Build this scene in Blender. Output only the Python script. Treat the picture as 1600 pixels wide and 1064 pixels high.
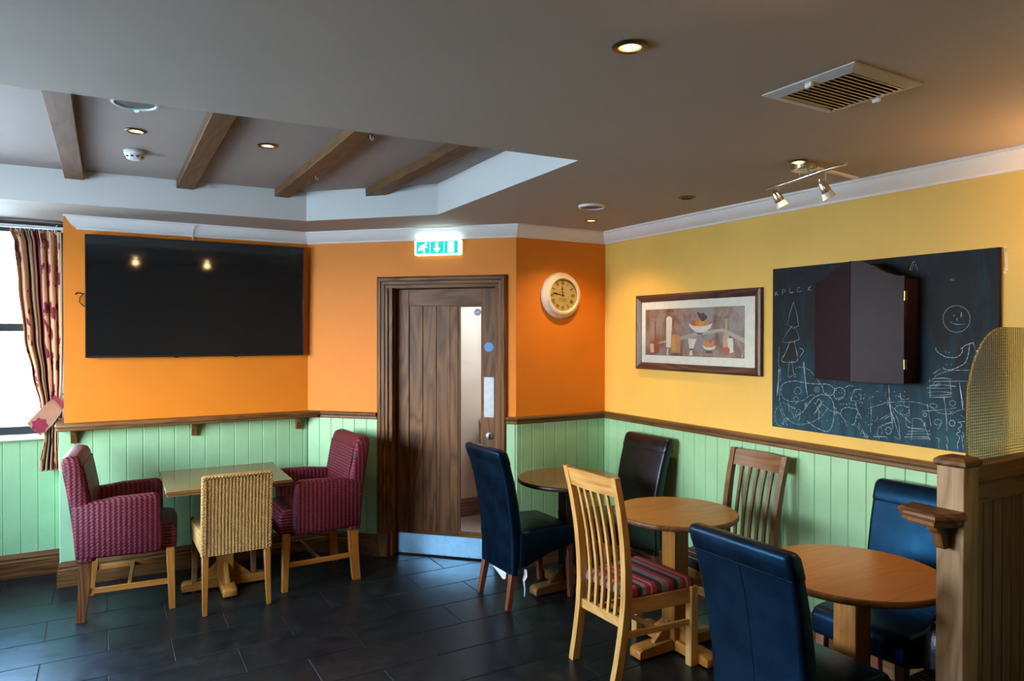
import bpy, bmesh, math, random
from mathutils import Vector, Matrix

for o in list(bpy.data.objects):
    bpy.data.objects.remove(o, do_unlink=True)
scene = bpy.context.scene
COL = scene.collection
PI = math.pi
R = math.radians

# ------------------------------------------------------------------ camera
F_PX, PITCH, YAW, ROLL, EYE = 1090.43, -0.0088, 0.5261, 0.0015, 1.6236
fw = Vector((math.sin(YAW)*math.cos(PITCH), math.cos(YAW)*math.cos(PITCH), math.sin(PITCH)))
rt = Vector((math.cos(YAW), -math.sin(YAW), 0.0))
up = rt.cross(fw)
r2 = rt*math.cos(ROLL) + up*math.sin(ROLL)
u2 = up*math.cos(ROLL) - rt*math.sin(ROLL)
cam_data = bpy.data.cameras.new('camera')
cam = bpy.data.objects.new('camera', cam_data)
COL.objects.link(cam)
m = Matrix((r2, u2, -fw)).transposed().to_4x4()
m.translation = (0.0, 0.0, EYE)
cam.matrix_world = m
cam_data.sensor_width = 36.0
cam_data.sensor_fit = 'HORIZONTAL'
cam_data.lens = F_PX/1600.0*36.0
cam_data.clip_start = 0.02
scene.camera = cam

# ------------------------------------------------------------------ exposure, world, daylight
scene.view_settings.view_transform = 'Standard'
scene.view_settings.look = 'None'
scene.view_settings.gamma = 1.0
scene.view_settings.use_curve_mapping = False
scene.view_settings.exposure = 0.85
scene.cycles.use_denoising = True
scene.cycles.max_bounces = 8
scene.cycles.diffuse_bounces = 5
scene.cycles.glossy_bounces = 4
scene.cycles.transmission_bounces = 6
scene.cycles.transparent_max_bounces = 8
scene.cycles.sample_clamp_indirect = 6.0
scene.cycles.caustics_reflective = False
scene.cycles.caustics_refractive = False

world = bpy.data.worlds.new('sky')
scene.world = world
world.use_nodes = True
wt = world.node_tree
wt.nodes.clear()
w_out = wt.nodes.new('ShaderNodeOutputWorld')
w_bg = wt.nodes.new('ShaderNodeBackground')
w_tc = wt.nodes.new('ShaderNodeTexCoord')
w_sep = wt.nodes.new('ShaderNodeSeparateXYZ')
w_map = wt.nodes.new('ShaderNodeMapRange')
w_map.inputs[1].default_value = -0.2
w_map.inputs[2].default_value = 1.0
w_rmp = wt.nodes.new('ShaderNodeValToRGB')
el = w_rmp.color_ramp.elements
el[0].position = 0.0; el[0].color = (0.36, 0.38, 0.40, 1)
el[1].position = 1.0; el[1].color = (0.35, 0.62, 1.0, 1)
e = el.new(0.155); e.color = (0.40, 0.43, 0.46, 1)
e = el.new(0.18); e.color = (1.0, 0.965, 0.92, 1)
e = el.new(0.27); e.color = (0.95, 0.95, 0.95, 1)
e = el.new(0.42); e.color = (0.72, 0.86, 1.0, 1)
wt.links.new(w_tc.outputs['Generated'], w_sep.inputs[0])
wt.links.new(w_sep.outputs['Z'], w_map.inputs[0])
wt.links.new(w_map.outputs[0], w_rmp.inputs[0])
wt.links.new(w_rmp.outputs[0], w_bg.inputs['Color'])
wt.links.new(w_bg.outputs[0], w_out.inputs[0])
w_bg.inputs['Strength'].default_value = 20.0

def light(name, kind, loc, rot, energy, color, **kw):
    d = bpy.data.lights.new(name, kind)
    d.energy = energy
    d.color = color
    for k, v in kw.items():
        if k == 'portal':
            d.cycles.is_portal = True
        else:
            setattr(d, k, v)
    o = bpy.data.objects.new(name, d)
    o.location = loc
    o.rotation_euler = rot
    COL.objects.link(o)
    return o

# the openings daylight comes through: window portals that guide the sky light indoors
light('portal_recess', 'AREA', (-1.0, 5.86, 1.655), (-PI/2, 0, 0), 1, (1, 1, 1), shape='RECTANGLE', size=1.5, size_y=1.42, portal=True)
WIN_LEFT = [(2.2, 4.7)]
for y0, y1 in WIN_LEFT:
    light('portal_left', 'AREA', (-2.06, (y0+y1)/2, 1.6), (0, -PI/2, 0), 1, (1, 1, 1), shape='RECTANGLE', size=1.32, size_y=y1-y0, portal=True)
WARM = (1.0, 0.60, 0.28)

# ------------------------------------------------------------------ helpers
def finish(bm, angle=38):
    bmesh.ops.recalc_face_normals(bm, faces=bm.faces[:])
    a = R(angle)
    for f in bm.faces:
        f.smooth = True
    for ed in bm.edges:
        if len(ed.link_faces) == 2:
            ed.smooth = ed.calc_face_angle(0.0) < a
        else:
            ed.smooth = False

def obj(name, bm, mats, parent=None, loc=(0, 0, 0), rot=(0, 0, 0), angle=38, fix=True):
    if fix:
        finish(bm, angle)
    me = bpy.data.meshes.new(name)
    bm.to_mesh(me)
    bm.free()
    if not isinstance(mats, (list, tuple)):
        mats = [mats]
    for mt in mats:
        me.materials.append(mt)
    o = bpy.data.objects.new(name, me)
    o.location = loc
    o.rotation_euler = rot
    COL.objects.link(o)
    if parent is not None:
        o.parent = parent
    return o

def shared(name, me, parent=None, loc=(0, 0, 0), rot=(0, 0, 0)):
    o = bpy.data.objects.new(name, me)
    o.location = loc
    o.rotation_euler = rot
    COL.objects.link(o)
    if parent is not None:
        o.parent = parent
    return o

def thing(name, label, cat, loc=(0, 0, 0), rot=(0, 0, 0), group=None):
    o = bpy.data.objects.new(name, None)
    o.empty_display_size = 0.1
    o.location = loc
    o.rotation_euler = rot
    COL.objects.link(o)
    return tag(o, label, cat, group)

def tag(o, label, cat=None, group=None):
    o['label'] = label
    if cat:
        o['category'] = cat
    if group:
        o['group'] = group
    return o

def struct(o, label):
    o['kind'] = 'structure'
    o['label'] = label
    return o

def empty_struct(name, label, loc=(0, 0, 0), rot=(0, 0, 0)):
    o = bpy.data.objects.new(name, None)
    o.location = loc
    o.rotation_euler = rot
    COL.objects.link(o)
    return struct(o, label)

def dup(root, loc, rotz, label, group=None):
    r = root.copy()
    COL.objects.link(r)
    r.location = loc
    r.rotation_euler = (0, 0, rotz)
    r['label'] = label
    if group:
        r['group'] = group
    for ch in list(root.children):
        c = ch.copy()
        COL.objects.link(c)
        c.parent = r
        for g in list(ch.children):
            d = g.copy()
            COL.objects.link(d)
            d.parent = c
    return r

BM = bmesh.new

def merge(bm, other, mtx=None):
    me = bpy.data.meshes.new('tmp')
    other.to_mesh(me)
    other.free()
    if mtx is not None:
        me.transform(mtx)
    bm.from_mesh(me)
    bpy.data.meshes.remove(me)
    return bm

def box(bm, x0, x1, y0, y1, z0, z1, bev=0.0, seg=1, mi=0, mtx=None):
    t = bmesh.new()
    bmesh.ops.create_cube(t, size=1.0)
    for v in t.verts:
        v.co = Vector(((x0+x1)/2 + v.co.x*(x1-x0), (y0+y1)/2 + v.co.y*(y1-y0), (z0+z1)/2 + v.co.z*(z1-z0)))
    if bev > 0:
        bmesh.ops.bevel(t, geom=t.edges[:], offset=bev, segments=seg, affect='EDGES', profile=0.5)
    for f in t.faces:
        f.material_index = mi
    return merge(bm, t, mtx)

def prism(bm, pts, a0, a1, axis='z', bev=0.0, seg=1, mi=0):
    """polygon pts in the two other axes (in xyz order), extruded along axis"""
    t = bmesh.new()
    def mk(p, a):
        if axis == 'z':
            return (p[0], p[1], a)
        if axis == 'y':
            return (p[0], a, p[1])
        return (a, p[0], p[1])
    lo = [t.verts.new(mk(p, a0)) for p in pts]
    hi = [t.verts.new(mk(p, a1)) for p in pts]
    n = len(pts)
    t.faces.new(lo)
    t.faces.new(hi[::-1])
    for i in range(n):
        t.faces.new((lo[i], hi[i], hi[(i+1) % n], lo[(i+1) % n]))
    if bev > 0:
        bmesh.ops.recalc_face_normals(t, faces=t.faces[:])
        eds = [ed for ed in t.edges if ed.calc_face_angle(0.0) > R(25)]
        bmesh.ops.bevel(t, geom=eds, offset=bev, segments=seg, affect='EDGES', profile=0.5)
    for f in t.faces:
        f.material_index = mi
    return merge(bm, t)

def loft(bm, rings, cap=True, closed=True, mi=0):
    vs = [[bm.verts.new(p) for p in r] for r in rings]
    n = len(rings[0])
    for a, b in zip(vs[:-1], vs[1:]):
        for i in range(n if closed else n-1):
            j = (i+1) % n
            f = bm.faces.new((a[i], a[j], b[j], b[i]))
            f.material_index = mi
    if cap and closed:
        f = bm.faces.new(vs[0][::-1]); f.material_index = mi
        f = bm.faces.new(vs[-1]); f.material_index = mi
    return bm

def lathe(bm, prof, seg=24, center=(0, 0, 0), axis='z', mi=0, cap=True):
    rings = []
    for r, h in prof:
        ring = []
        for i in range(seg):
            a = 2*PI*i/seg
            c, s = r*math.cos(a), r*math.sin(a)
            if axis == 'z':
                p = (c, s, h)
            elif axis == 'y':
                p = (c, h, s)
            else:
                p = (h, c, s)
            ring.append(Vector(p) + Vector(center))
        rings.append(ring)
    return loft(bm, rings, cap=cap, mi=mi)

def tube(bm, pts, rad, seg=8, mi=0, flat=1.0):
    pts = [Vector(p) for p in pts]
    n = len(pts)
    rads = rad if isinstance(rad, (list, tuple)) else [rad]*n
    t0 = (pts[1]-pts[0]).normalized()
    ref = Vector((0, 0, 1)) if abs(t0.z) < 0.9 else Vector((1, 0, 0))
    rings = []
    nrm = t0.cross(ref).normalized()
    for i in range(n):
        t = (pts[min(i+1, n-1)] - pts[max(i-1, 0)]).normalized()
        nrm = (nrm - t*nrm.dot(t)).normalized()
        b = t.cross(nrm)
        rings.append([pts[i] + nrm*math.cos(2*PI*k/seg)*rads[i] + b*math.sin(2*PI*k/seg)*rads[i]*flat for k in range(seg)])
    return loft(bm, rings, mi=mi)

def bar(bm, p, q, w, h, w2=None, h2=None, mi=0, bev=0.0):
    """tapered bar from p to q with a horizontal section w (x) by h (y) at the p end"""
    w2 = w if w2 is None else w2
    h2 = h if h2 is None else h2
    t = bmesh.new()
    rings = []
    for (c, a, b) in ((Vector(p), w, h), (Vector(q), w2, h2)):
        rings.append([c + Vector((sx*a/2, sy*b/2, 0)) for sx, sy in ((-1, -1), (1, -1), (1, 1), (-1, 1))])
    loft(t, rings)
    if bev > 0:
        bmesh.ops.recalc_face_normals(t, faces=t.faces[:])
        bmesh.ops.bevel(t, geom=t.edges[:], offset=bev, segments=1, affect='EDGES')
    for f in t.faces:
        f.material_index = mi
    return merge(bm, t)

def rrect(cx, cy, hx, hy, r, z, n=3):
    """rounded rectangle ring at height z"""
    r = min(r, hx*0.98, hy*0.98)
    out = []
    for qx, qy, a0 in ((1, 1, 0), (-1, 1, 90), (-1, -1, 180), (1, -1, 270)):
        for k in range(n+1):
            a = R(a0 + 90*k/n)
            out.append(Vector((cx + qx*(hx-r) + r*math.cos(a), cy + qy*(hy-r) + r*math.sin(a), z)))
    return out

def sweep_segment(prof, p0, p1, m0, m1):
    """profile (d, z) swept from p0 to p1; m0/m1 are the 2-D offset directions per unit d at the ends"""
    bm = bmesh.new()
    a = [(p0[0]+m0[0]*d, p0[1]+m0[1]*d, z) for d, z in prof]
    b = [(p1[0]+m1[0]*d, p1[1]+m1[1]*d, z) for d, z in prof]
    return loft(bm, [a, b])

def seg_dir(p, q):
    d = Vector((q[0]-p[0], q[1]-p[1]))
    return d.normalized()

def miters(path, start=None, end=None):
    n = len(path)
    nr = []
    for i in range(n-1):
        d = seg_dir(path[i], path[i+1])
        nr.append(Vector((d.y, -d.x)))
    out = []
    for i in range(n):
        if i == 0:
            out.append(start if start is not None else nr[0])
        elif i == n-1:
            out.append(end if end is not None else nr[-1])
        else:
            s = nr[i-1] + nr[i]
            out.append(s/(1+nr[i-1].dot(nr[i])))
    return out

# ------------------------------------------------------------------ materials
def new_mat(name):
    mt = bpy.data.materials.new(name)
    mt.use_nodes = True
    nt = mt.node_tree
    b = nt.nodes['Principled BSDF']
    return mt, nt, b

def nd(nt, kind, **kw):
    n = nt.nodes.new(kind)
    for k, v in kw.items():
        if k.startswith('i_'):
            key = k[2:]
            n.inputs[int(key) if key.isdigit() else key].default_value = v
        else:
            setattr(n, k, v)
    return n

def ramp(nt, stops, interp='LINEAR'):
    n = nt.nodes.new('ShaderNodeValToRGB')
    n.color_ramp.interpolation = interp
    els = n.color_ramp.elements
    els[0].position, els[0].color = stops[0][0], (*stops[0][1], 1)
    els[1].position, els[1].color = stops[-1][0], (*stops[-1][1], 1)
    for p, c in stops[1:-1]:
        e_ = els.new(p)
        e_.color = (*c, 1)
    return n

def coords(nt, scale=(1, 1, 1), rot=(0, 0, 0), world_space=False):
    tc = nt.nodes.new('ShaderNodeTexCoord')
    mp = nt.nodes.new('ShaderNodeMapping')
    mp.inputs['Scale'].default_value = scale
    mp.inputs['Rotation'].default_value = rot
    if world_space:
        g = nt.nodes.new('ShaderNodeNewGeometry')
        nt.links.new(g.outputs['Position'], mp.inputs['Vector'])
    else:
        oi = nt.nodes.new('ShaderNodeObjectInfo')
        sc = nt.nodes.new('ShaderNodeVectorMath'); sc.operation = 'SCALE'
        cmb = nt.nodes.new('ShaderNodeCombineXYZ')
        for k in range(3):
            nt.links.new(oi.outputs['Random'], cmb.inputs[k])
        nt.links.new(cmb.outputs[0], sc.inputs[0]); sc.inputs[3].default_value = 7.3
        ad = nt.nodes.new('ShaderNodeVectorMath'); ad.operation = 'ADD'
        nt.links.new(tc.outputs['Object'], ad.inputs[0])
        nt.links.new(sc.outputs[0], ad.inputs[1])
        nt.links.new(ad.outputs[0], mp.inputs['Vector'])
    return mp

def bump(nt, b, height_socket, strength=0.2, dist=0.002):
    bp = nd(nt, 'ShaderNodeBump')
    bp.inputs['Strength'].default_value = strength
    bp.inputs['Distance'].default_value = dist
    nt.links.new(height_socket, bp.inputs['Height'])
    nt.links.new(bp.outputs[0], b.inputs['Normal'])
    return bp

def plain(name, col, rough=0.5, metal=0.0, emit=None, strength=0.0, spec=0.5, coat=0.0):
    mt, nt, b = new_mat(name)
    b.inputs['Base Color'].default_value = (*col, 1)
    b.inputs['Roughness'].default_value = rough
    b.inputs['Metallic'].default_value = metal
    b.inputs['Specular IOR Level'].default_value = spec
    b.inputs['Coat Weight'].default_value = coat
    if emit:
        b.inputs['Emission Color'].default_value = (*emit, 1)
        b.inputs['Emission Strength'].default_value = strength
    else:
        # fine mottling so that no surface is perfectly even
        mp = coords(nt, (9, 9, 9))
        nz = nd(nt, 'ShaderNodeTexNoise', i_Scale=3.0, i_Detail=4.0)
        nt.links.new(mp.outputs[0], nz.inputs['Vector'])
        rp = ramp(nt, [(0.3, tuple(c*0.92 for c in col)), (0.7, tuple(min(1, c*1.06) for c in col))])
        nt.links.new(nz.outputs['Fac'], rp.inputs[0])
        nt.links.new(rp.outputs[0], b.inputs['Base Color'])
    return mt

def paint(name, col, rough=0.6, var=0.06, scale=2.2, bumps=0.05):
    mt, nt, b = new_mat(name)
    mp = coords(nt, (1, 1, 1), world_space=True)
    nz = nd(nt, 'ShaderNodeTexNoise', i_Scale=scale, i_Detail=5.0, i_Roughness=0.6)
    nt.links.new(mp.outputs[0], nz.inputs['Vector'])
    rp = ramp(nt, [(0.3, tuple(c*(1-var) for c in col)), (0.7, tuple(min(1, c*(1+var)) for c in col))])
    nt.links.new(nz.outputs['Fac'], rp.inputs[0])
    nt.links.new(rp.outputs[0], b.inputs['Base Color'])
    b.inputs['Roughness'].default_value = rough
    fine = nd(nt, 'ShaderNodeTexNoise', i_Scale=160.0, i_Detail=2.0)
    nt.links.new(mp.outputs[0], fine.inputs['Vector'])
    bump(nt, b, fine.outputs['Fac'], bumps, 0.001)
    return mt

def math_node(nt, op, a, bb=None):
    n = nt.nodes.new('ShaderNodeMath')
    n.operation = op
    for k, v in enumerate((a, bb)):
        if v is None:
            continue
        if isinstance(v, (int, float)):
            n.inputs[k].default_value = v
        else:
            nt.links.new(v, n.inputs[k])
    return n.outputs[0]

def wood(name, dark, mid, light_, axis='x', scale=1.0, rough=0.38, ring=0.5, coat=0.15, spec=0.4):
    """long fibres plus cathedral figure (contour lines of a stretched noise)"""
    mt, nt, b = new_mat(name)
    s = {'x': (2.2, 60, 60), 'y': (60, 2.2, 60), 'z': (60, 60, 2.2)}[axis]
    mp = coords(nt, tuple(v*scale for v in s))
    n1 = nd(nt, 'ShaderNodeTexNoise', i_Scale=1.0, i_Detail=6.0, i_Roughness=0.65, i_Distortion=0.2)
    nt.links.new(mp.outputs[0], n1.inputs['Vector'])
    s2 = {'x': (1.1, 8, 8), 'y': (8, 1.1, 8), 'z': (8, 8, 1.1)}[axis]
    mp2 = coords(nt, tuple(v*scale for v in s2))
    n2 = nd(nt, 'ShaderNodeTexNoise', i_Scale=1.0, i_Detail=1.5, i_Roughness=0.4, i_Distortion=0.3)
    nt.links.new(mp2.outputs[0], n2.inputs['Vector'])
    rg_ = math_node(nt, 'PINGPONG', math_node(nt, 'MULTIPLY', n2.outputs['Fac'], 17.0), 1.0)
    rg_ = math_node(nt, 'POWER', rg_, 0.6)
    mx = nd(nt, 'ShaderNodeMix', data_type='FLOAT')
    mx.inputs[0].default_value = ring
    nt.links.new(n1.outputs['Fac'], mx.inputs[2])
    nt.links.new(rg_, mx.inputs[3])
    n3 = nd(nt, 'ShaderNodeTexNoise', i_Scale=0.35, i_Detail=2.0)
    nt.links.new(mp2.outputs[0], n3.inputs['Vector'])
    v = math_node(nt, 'ADD', mx.outputs[0], math_node(nt, 'MULTIPLY', math_node(nt, 'SUBTRACT', n3.outputs['Fac'], 0.5), 0.35))
    rp = ramp(nt, [(0.15, dark), (0.5, mid), (0.88, light_)])
    nt.links.new(v, rp.inputs[0])
    nt.links.new(rp.outputs[0], b.inputs['Base Color'])
    b.inputs['Roughness'].default_value = rough
    b.inputs['Specular IOR Level'].default_value = spec
    b.inputs['Coat Weight'].default_value = coat
    b.inputs['Coat Roughness'].default_value = 0.25
    bump(nt, b, n1.outputs['Fac'], 0.12, 0.0015)
    return mt

def weave(name, c_dark, c_mid, c_light, pitch, dash, flip=False, zig=0.35):
    """woven fibre: ribs at 'pitch' with slanted dashes, in real metres on the object"""
    mt, nt, b = new_mat(name)
    tc = nt.nodes.new('ShaderNodeTexCoord')
    sp = nt.nodes.new('ShaderNodeSeparateXYZ')
    nt.links.new(tc.outputs['Object'], sp.inputs[0])
    xy = math_node(nt, 'ADD', sp.outputs[0], sp.outputs[1])
    u, v = (sp.outputs[2], xy) if flip else (xy, sp.outputs[2])
    us = math_node(nt, 'DIVIDE', u, pitch)
    vs = math_node(nt, 'DIVIDE', v, dash)
    tri = math_node(nt, 'PINGPONG', vs, 1.0)
    off = math_node(nt, 'MULTIPLY', tri, zig)
    fr = math_node(nt, 'FRACT', math_node(nt, 'ADD', us, off))
    wvb = math_node(nt, 'PINGPONG', math_node(nt, 'MULTIPLY', fr, 2.0), 1.0)
    nz = nd(nt, 'ShaderNodeTexNoise', i_Scale=140.0, i_Detail=3.0)
    nt.links.new(tc.outputs['Object'], nz.inputs['Vector'])
    s = math_node(nt, 'ADD', wvb, math_node(nt, 'MULTIPLY', math_node(nt, 'SUBTRACT', nz.outputs['Fac'], 0.5), 0.7))
    rp = ramp(nt, [(0.2, c_dark), (0.5, c_mid), (0.95, c_light)])
    nt.links.new(s, rp.inputs[0])
    nt.links.new(rp.outputs[0], b.inputs['Base Color'])
    b.inputs['Roughness'].default_value = 0.55
    b.inputs['Specular IOR Level'].default_value = 0.35
    h = math_node(nt, 'ADD', wvb, math_node(nt, 'MULTIPLY', math_node(nt, 'PINGPONG', math_node(nt, 'MULTIPLY', vs, 2.0), 1.0), 0.5))
    bump(nt, b, h, 0.7, 0.004)
    return mt

def stripes(name, axis, period, stops):
    mt, nt, b = new_mat(name)
    tc = nt.nodes.new('ShaderNodeTexCoord')
    sp = nt.nodes.new('ShaderNodeSeparateXYZ')
    nt.links.new(tc.outputs['Object'], sp.inputs[0])
    fr = math_node(nt, 'FRACT', math_node(nt, 'DIVIDE', math_node(nt, 'ADD', sp.outputs[axis], 3.0), period))
    rp = ramp(nt, stops, 'CONSTANT')
    nt.links.new(fr, rp.inputs[0])
    nt.links.new(rp.outputs[0], b.inputs['Base Color'])
    b.inputs['Roughness'].default_value = 0.85
    wv = nd(nt, 'ShaderNodeTexNoise', i_Scale=420.0, i_Detail=1.0)
    nt.links.new(tc.outputs['Object'], wv.inputs['Vector'])
    bump(nt, b, wv.outputs['Fac'], 0.3, 0.001)
    return mt

def leather(name, col, rough=0.34, tint=(1, 1, 1)):
    mt, nt, b = new_mat(name)
    mp = coords(nt, (1, 1, 1))
    nz = nd(nt, 'ShaderNodeTexNoise', i_Scale=9.0, i_Detail=5.0)
    nt.links.new(mp.outputs[0], nz.inputs['Vector'])
    rp = ramp(nt, [(0.3, tuple(c*0.7 for c in col)), (0.7, tuple(c*1.35 for c in col))])
    nt.links.new(nz.outputs['Fac'], rp.inputs[0])
    nt.links.new(rp.outputs[0], b.inputs['Base Color'])
    b.inputs['Specular Tint'].default_value = (*tint, 1)  # a blue tint paints the sky's sheen into the leather
    b.inputs['Specular IOR Level'].default_value = 0.55
    rr = nd(nt, 'ShaderNodeMapRange', i_1=0.3, i_2=0.7, i_3=rough*0.85, i_4=rough*1.3)
    nt.links.new(nz.outputs['Fac'], rr.inputs[0])
    nt.links.new(rr.outputs[0], b.inputs['Roughness'])
    vo = nd(nt, 'ShaderNodeTexVoronoi', i_Scale=190.0)
    nt.links.new(mp.outputs[0], vo.inputs['Vector'])
    cr = nd(nt, 'ShaderNodeTexNoise', i_Scale=22.0, i_Detail=6.0, i_Distortion=1.0)
    nt.links.new(mp.outputs[0], cr.inputs['Vector'])
    h = math_node(nt, 'ADD', math_node(nt, 'MULTIPLY', vo.outputs['Distance'], 0.4), cr.outputs['Fac'])
    bump(nt, b, h, 0.22, 0.003)
    return mt

M = {}
M['orange'] = paint('orange_paint', (0.72, 0.215, 0.007), 0.62)
M['yellow'] = paint('yellow_paint', (0.76, 0.475, 0.092), 0.62)
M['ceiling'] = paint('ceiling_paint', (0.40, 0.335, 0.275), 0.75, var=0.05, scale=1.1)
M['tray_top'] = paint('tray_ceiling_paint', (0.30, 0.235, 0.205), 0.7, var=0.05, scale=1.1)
M['white'] = paint('white_paint', (0.80, 0.78, 0.75), 0.5, var=0.03)
M['tray'] = paint('tray_upstand_paint', (0.64, 0.62, 0.59), 0.65, var=0.03)
M['green'] = paint('green_gloss_boards', (0.33, 0.60, 0.36), 0.36, var=0.07, scale=6.0)
M['greywall'] = paint('corridor_paint', (0.60, 0.62, 0.59), 0.7)
M['darkwall'] = paint('back_of_room_paint', (0.32, 0.24, 0.17), 0.7)
M['oak_dark'] = {a: wood('stained_oak_'+a, (0.026, 0.008, 0.002), (0.110, 0.043, 0.012), (0.215, 0.098, 0.034), a, ring=0.42, coat=0.0, rough=0.48, spec=0.3) for a in 'xyz'}
M['oak_trim'] = {a: wood('oak_trim_'+a, (0.040, 0.016, 0.004), (0.125, 0.055, 0.016), (0.23, 0.118, 0.042), a, ring=0.25, coat=0.0, rough=0.42) for a in 'xyz'}
M['oak_beam'] = wood('oak_beam', (0.036, 0.012, 0.002), (0.108, 0.041, 0.007), (0.19, 0.083, 0.019), 'y', ring=0.3, rough=0.6, coat=0)
M['oak_leg'] = {a: wood('golden_oak_'+a, (0.17, 0.062, 0.009), (0.33, 0.135, 0.023), (0.48, 0.225, 0.052), a, ring=0.2, rough=0.42) for a in 'xyz'}
M['oak_pale'] = {a: wood('pale_oak_'+a, (0.27, 0.122, 0.030), (0.51, 0.275, 0.078), (0.69, 0.43, 0.165), a, ring=0.25, rough=0.45) for a in 'xyz'}
M['oak_brown'] = {a: wood('brown_oak_'+a, (0.060, 0.024, 0.007), (0.165, 0.072, 0.024), (0.28, 0.138, 0.052), a, ring=0.3, rough=0.42) for a in 'xyz'}
M['mahog'] = {a: wood('red_brown_leg_'+a, (0.075, 0.022, 0.012), (0.17, 0.058, 0.033), (0.27, 0.105, 0.06), a, ring=0.15, rough=0.35) for a in 'xyz'}
M['top_mid'] = wood('table_top_oak', (0.19, 0.075, 0.016), (0.35, 0.155, 0.036), (0.46, 0.225, 0.062), 'x', ring=0.2, rough=0.36, coat=0.12)
M['top_orange'] = wood('table_top_orange_oak', (0.38, 0.115, 0.006), (0.56, 0.195, 0.010), (0.66, 0.26, 0.020), 'x', ring=0.2, rough=0.34, coat=0.12)
M['top_dull'] = wood('table_top_dull_oak', (0.10, 0.046, 0.014), (0.19, 0.092, 0.030), (0.27, 0.145, 0.055), 'x', ring=0.2, rough=0.17, coat=0.0, spec=0.28)
M['post_oak'] = wood('weathered_oak_post', (0.12, 0.068, 0.030), (0.28, 0.178, 0.095), (0.46, 0.33, 0.205), 'z', ring=0.3, rough=0.55, coat=0.0, spec=0.3)
M['dark_edge'] = plain('dark_table_paint', (0.030, 0.018, 0.013), 0.4)
M['leather_navy'] = leather('navy_black_leather', (0.002, 0.006, 0.014), 0.35, (0.05, 0.34, 0.80))
M['leather_black'] = leather('brown_black_leather', (0.011, 0.006, 0.006), 0.3, (0.6, 0.75, 1.0))
M['red_weave'] = weave('burgundy_weave', (0.024, 0.008, 0.014), (0.125, 0.007, 0.021), (0.20, 0.014, 0.036), 0.0265, 0.010, zig=0.22)
M['red_weave_rib'] = weave('burgundy_weave_ribs', (0.024, 0.005, 0.012), (0.125, 0.009, 0.025), (0.19, 0.018, 0.042), 0.019, 0.012, flip=True, zig=0.1)
M['wicker'] = weave('natural_wicker', (0.20, 0.100, 0.028), (0.57, 0.345, 0.11), (0.74, 0.49, 0.20), 0.0105, 0.0085, flip=True, zig=0.5)
M['seat_red'] = stripes('red_grey_striped_fabric', 0, 0.21, [(0.0, (0.33, 0.016, 0.05)), (0.12, (0.42, 0.33, 0.34)), (0.16, (0.33, 0.016, 0.05)), (0.27, (0.02, 0.017, 0.02)), (0.42, (0.21, 0.185, 0.22)), (0.62, (0.35, 0.016, 0.05)), (0.75, (0.025, 0.02, 0.022)), (0.88, (0.21, 0.185, 0.22)), (1.0, (0.2, 0.18, 0.2))])
M['seat_dark'] = stripes('dark_cream_striped_fabric', 0, 0.062, [(0.0, (0.018, 0.013, 0.010)), (0.55, (0.09, 0.06, 0.03)), (0.68, (0.36, 0.27, 0.15)), (0.78, (0.018, 0.013, 0.010)), (1.0, (0.018, 0.013, 0.01))])
M['seat_grey'] = stripes('grey_blue_striped_fabric', 0, 0.05, [(0.0, (0.045, 0.055, 0.065)), (0.6, (0.28, 0.30, 0.32)), (0.75, (0.02, 0.025, 0.03)), (1.0, (0.02, 0.025, 0.03))])
M['steel'] = plain('brushed_steel', (0.27, 0.30, 0.34), 0.5, 1.0)
M['sky_tint_steel'] = plain('sky_tinted_steel', (0.30, 0.52, 0.68), 0.36, 1.0)  # plain steel; the blue sky reflection is put into its base colour
M['chrome'] = plain('satin_chrome', (0.70, 0.66, 0.60), 0.22, 1.0)
M['bronze'] = plain('dark_bronze', (0.20, 0.15, 0.09), 0.35, 1.0)
M['black_plastic'] = plain('black_plastic', (0.012, 0.012, 0.013), 0.35)
M['screen'] = plain('dark_screen', (0.008, 0.009, 0.010), 0.045)
M['vent_frame'] = plain('shaded_vent_frame', (0.50, 0.48, 0.45), 0.45)  # white frame greyed: shade on its downward face is put into the colour
M['white_plastic'] = plain('white_plastic', (0.72, 0.72, 0.70), 0.4)
M['frosted'] = plain('frosted_lamp_glass', (0.78, 0.74, 0.68), 0.5)
M['grille'] = plain('speaker_grille', (0.10, 0.10, 0.10), 0.6)
M['blue_disc'] = plain('blue_sign', (0.0, 0.17, 0.52), 0.35)
M['cream'] = plain('cream_enamel', (0.74, 0.62, 0.47), 0.35)
M['dial'] = plain('aged_dial_paper', (0.55, 0.43, 0.19), 0.6)
M['ink'] = plain('black_ink', (0.02, 0.017, 0.012), 0.6)
M['frame_dark'] = wood('distressed_dark_frame', (0.018, 0.007, 0.005), (0.05, 0.02, 0.013), (0.13, 0.055, 0.033), 'x', rough=0.45)
M['frame_dark_z'] = wood('distressed_dark_frame_upright', (0.018, 0.007, 0.005), (0.05, 0.02, 0.013), (0.13, 0.055, 0.033), 'z', rough=0.45)
M['mat'] = plain('picture_mount_card', (0.76, 0.72, 0.66), 0.7)
M['cab'] = plain('plum_stained_cabinet', (0.017, 0.007, 0.012), 0.40, spec=0.12)
M['upvc_dark'] = plain('dark_window_frame', (0.018, 0.028, 0.034), 0.4)
M['lamp_on'] = plain('lit_halogen', (1, 0.8, 0.5), 0.5, emit=(1.0, 0.74, 0.40), strength=26.0)
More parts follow.
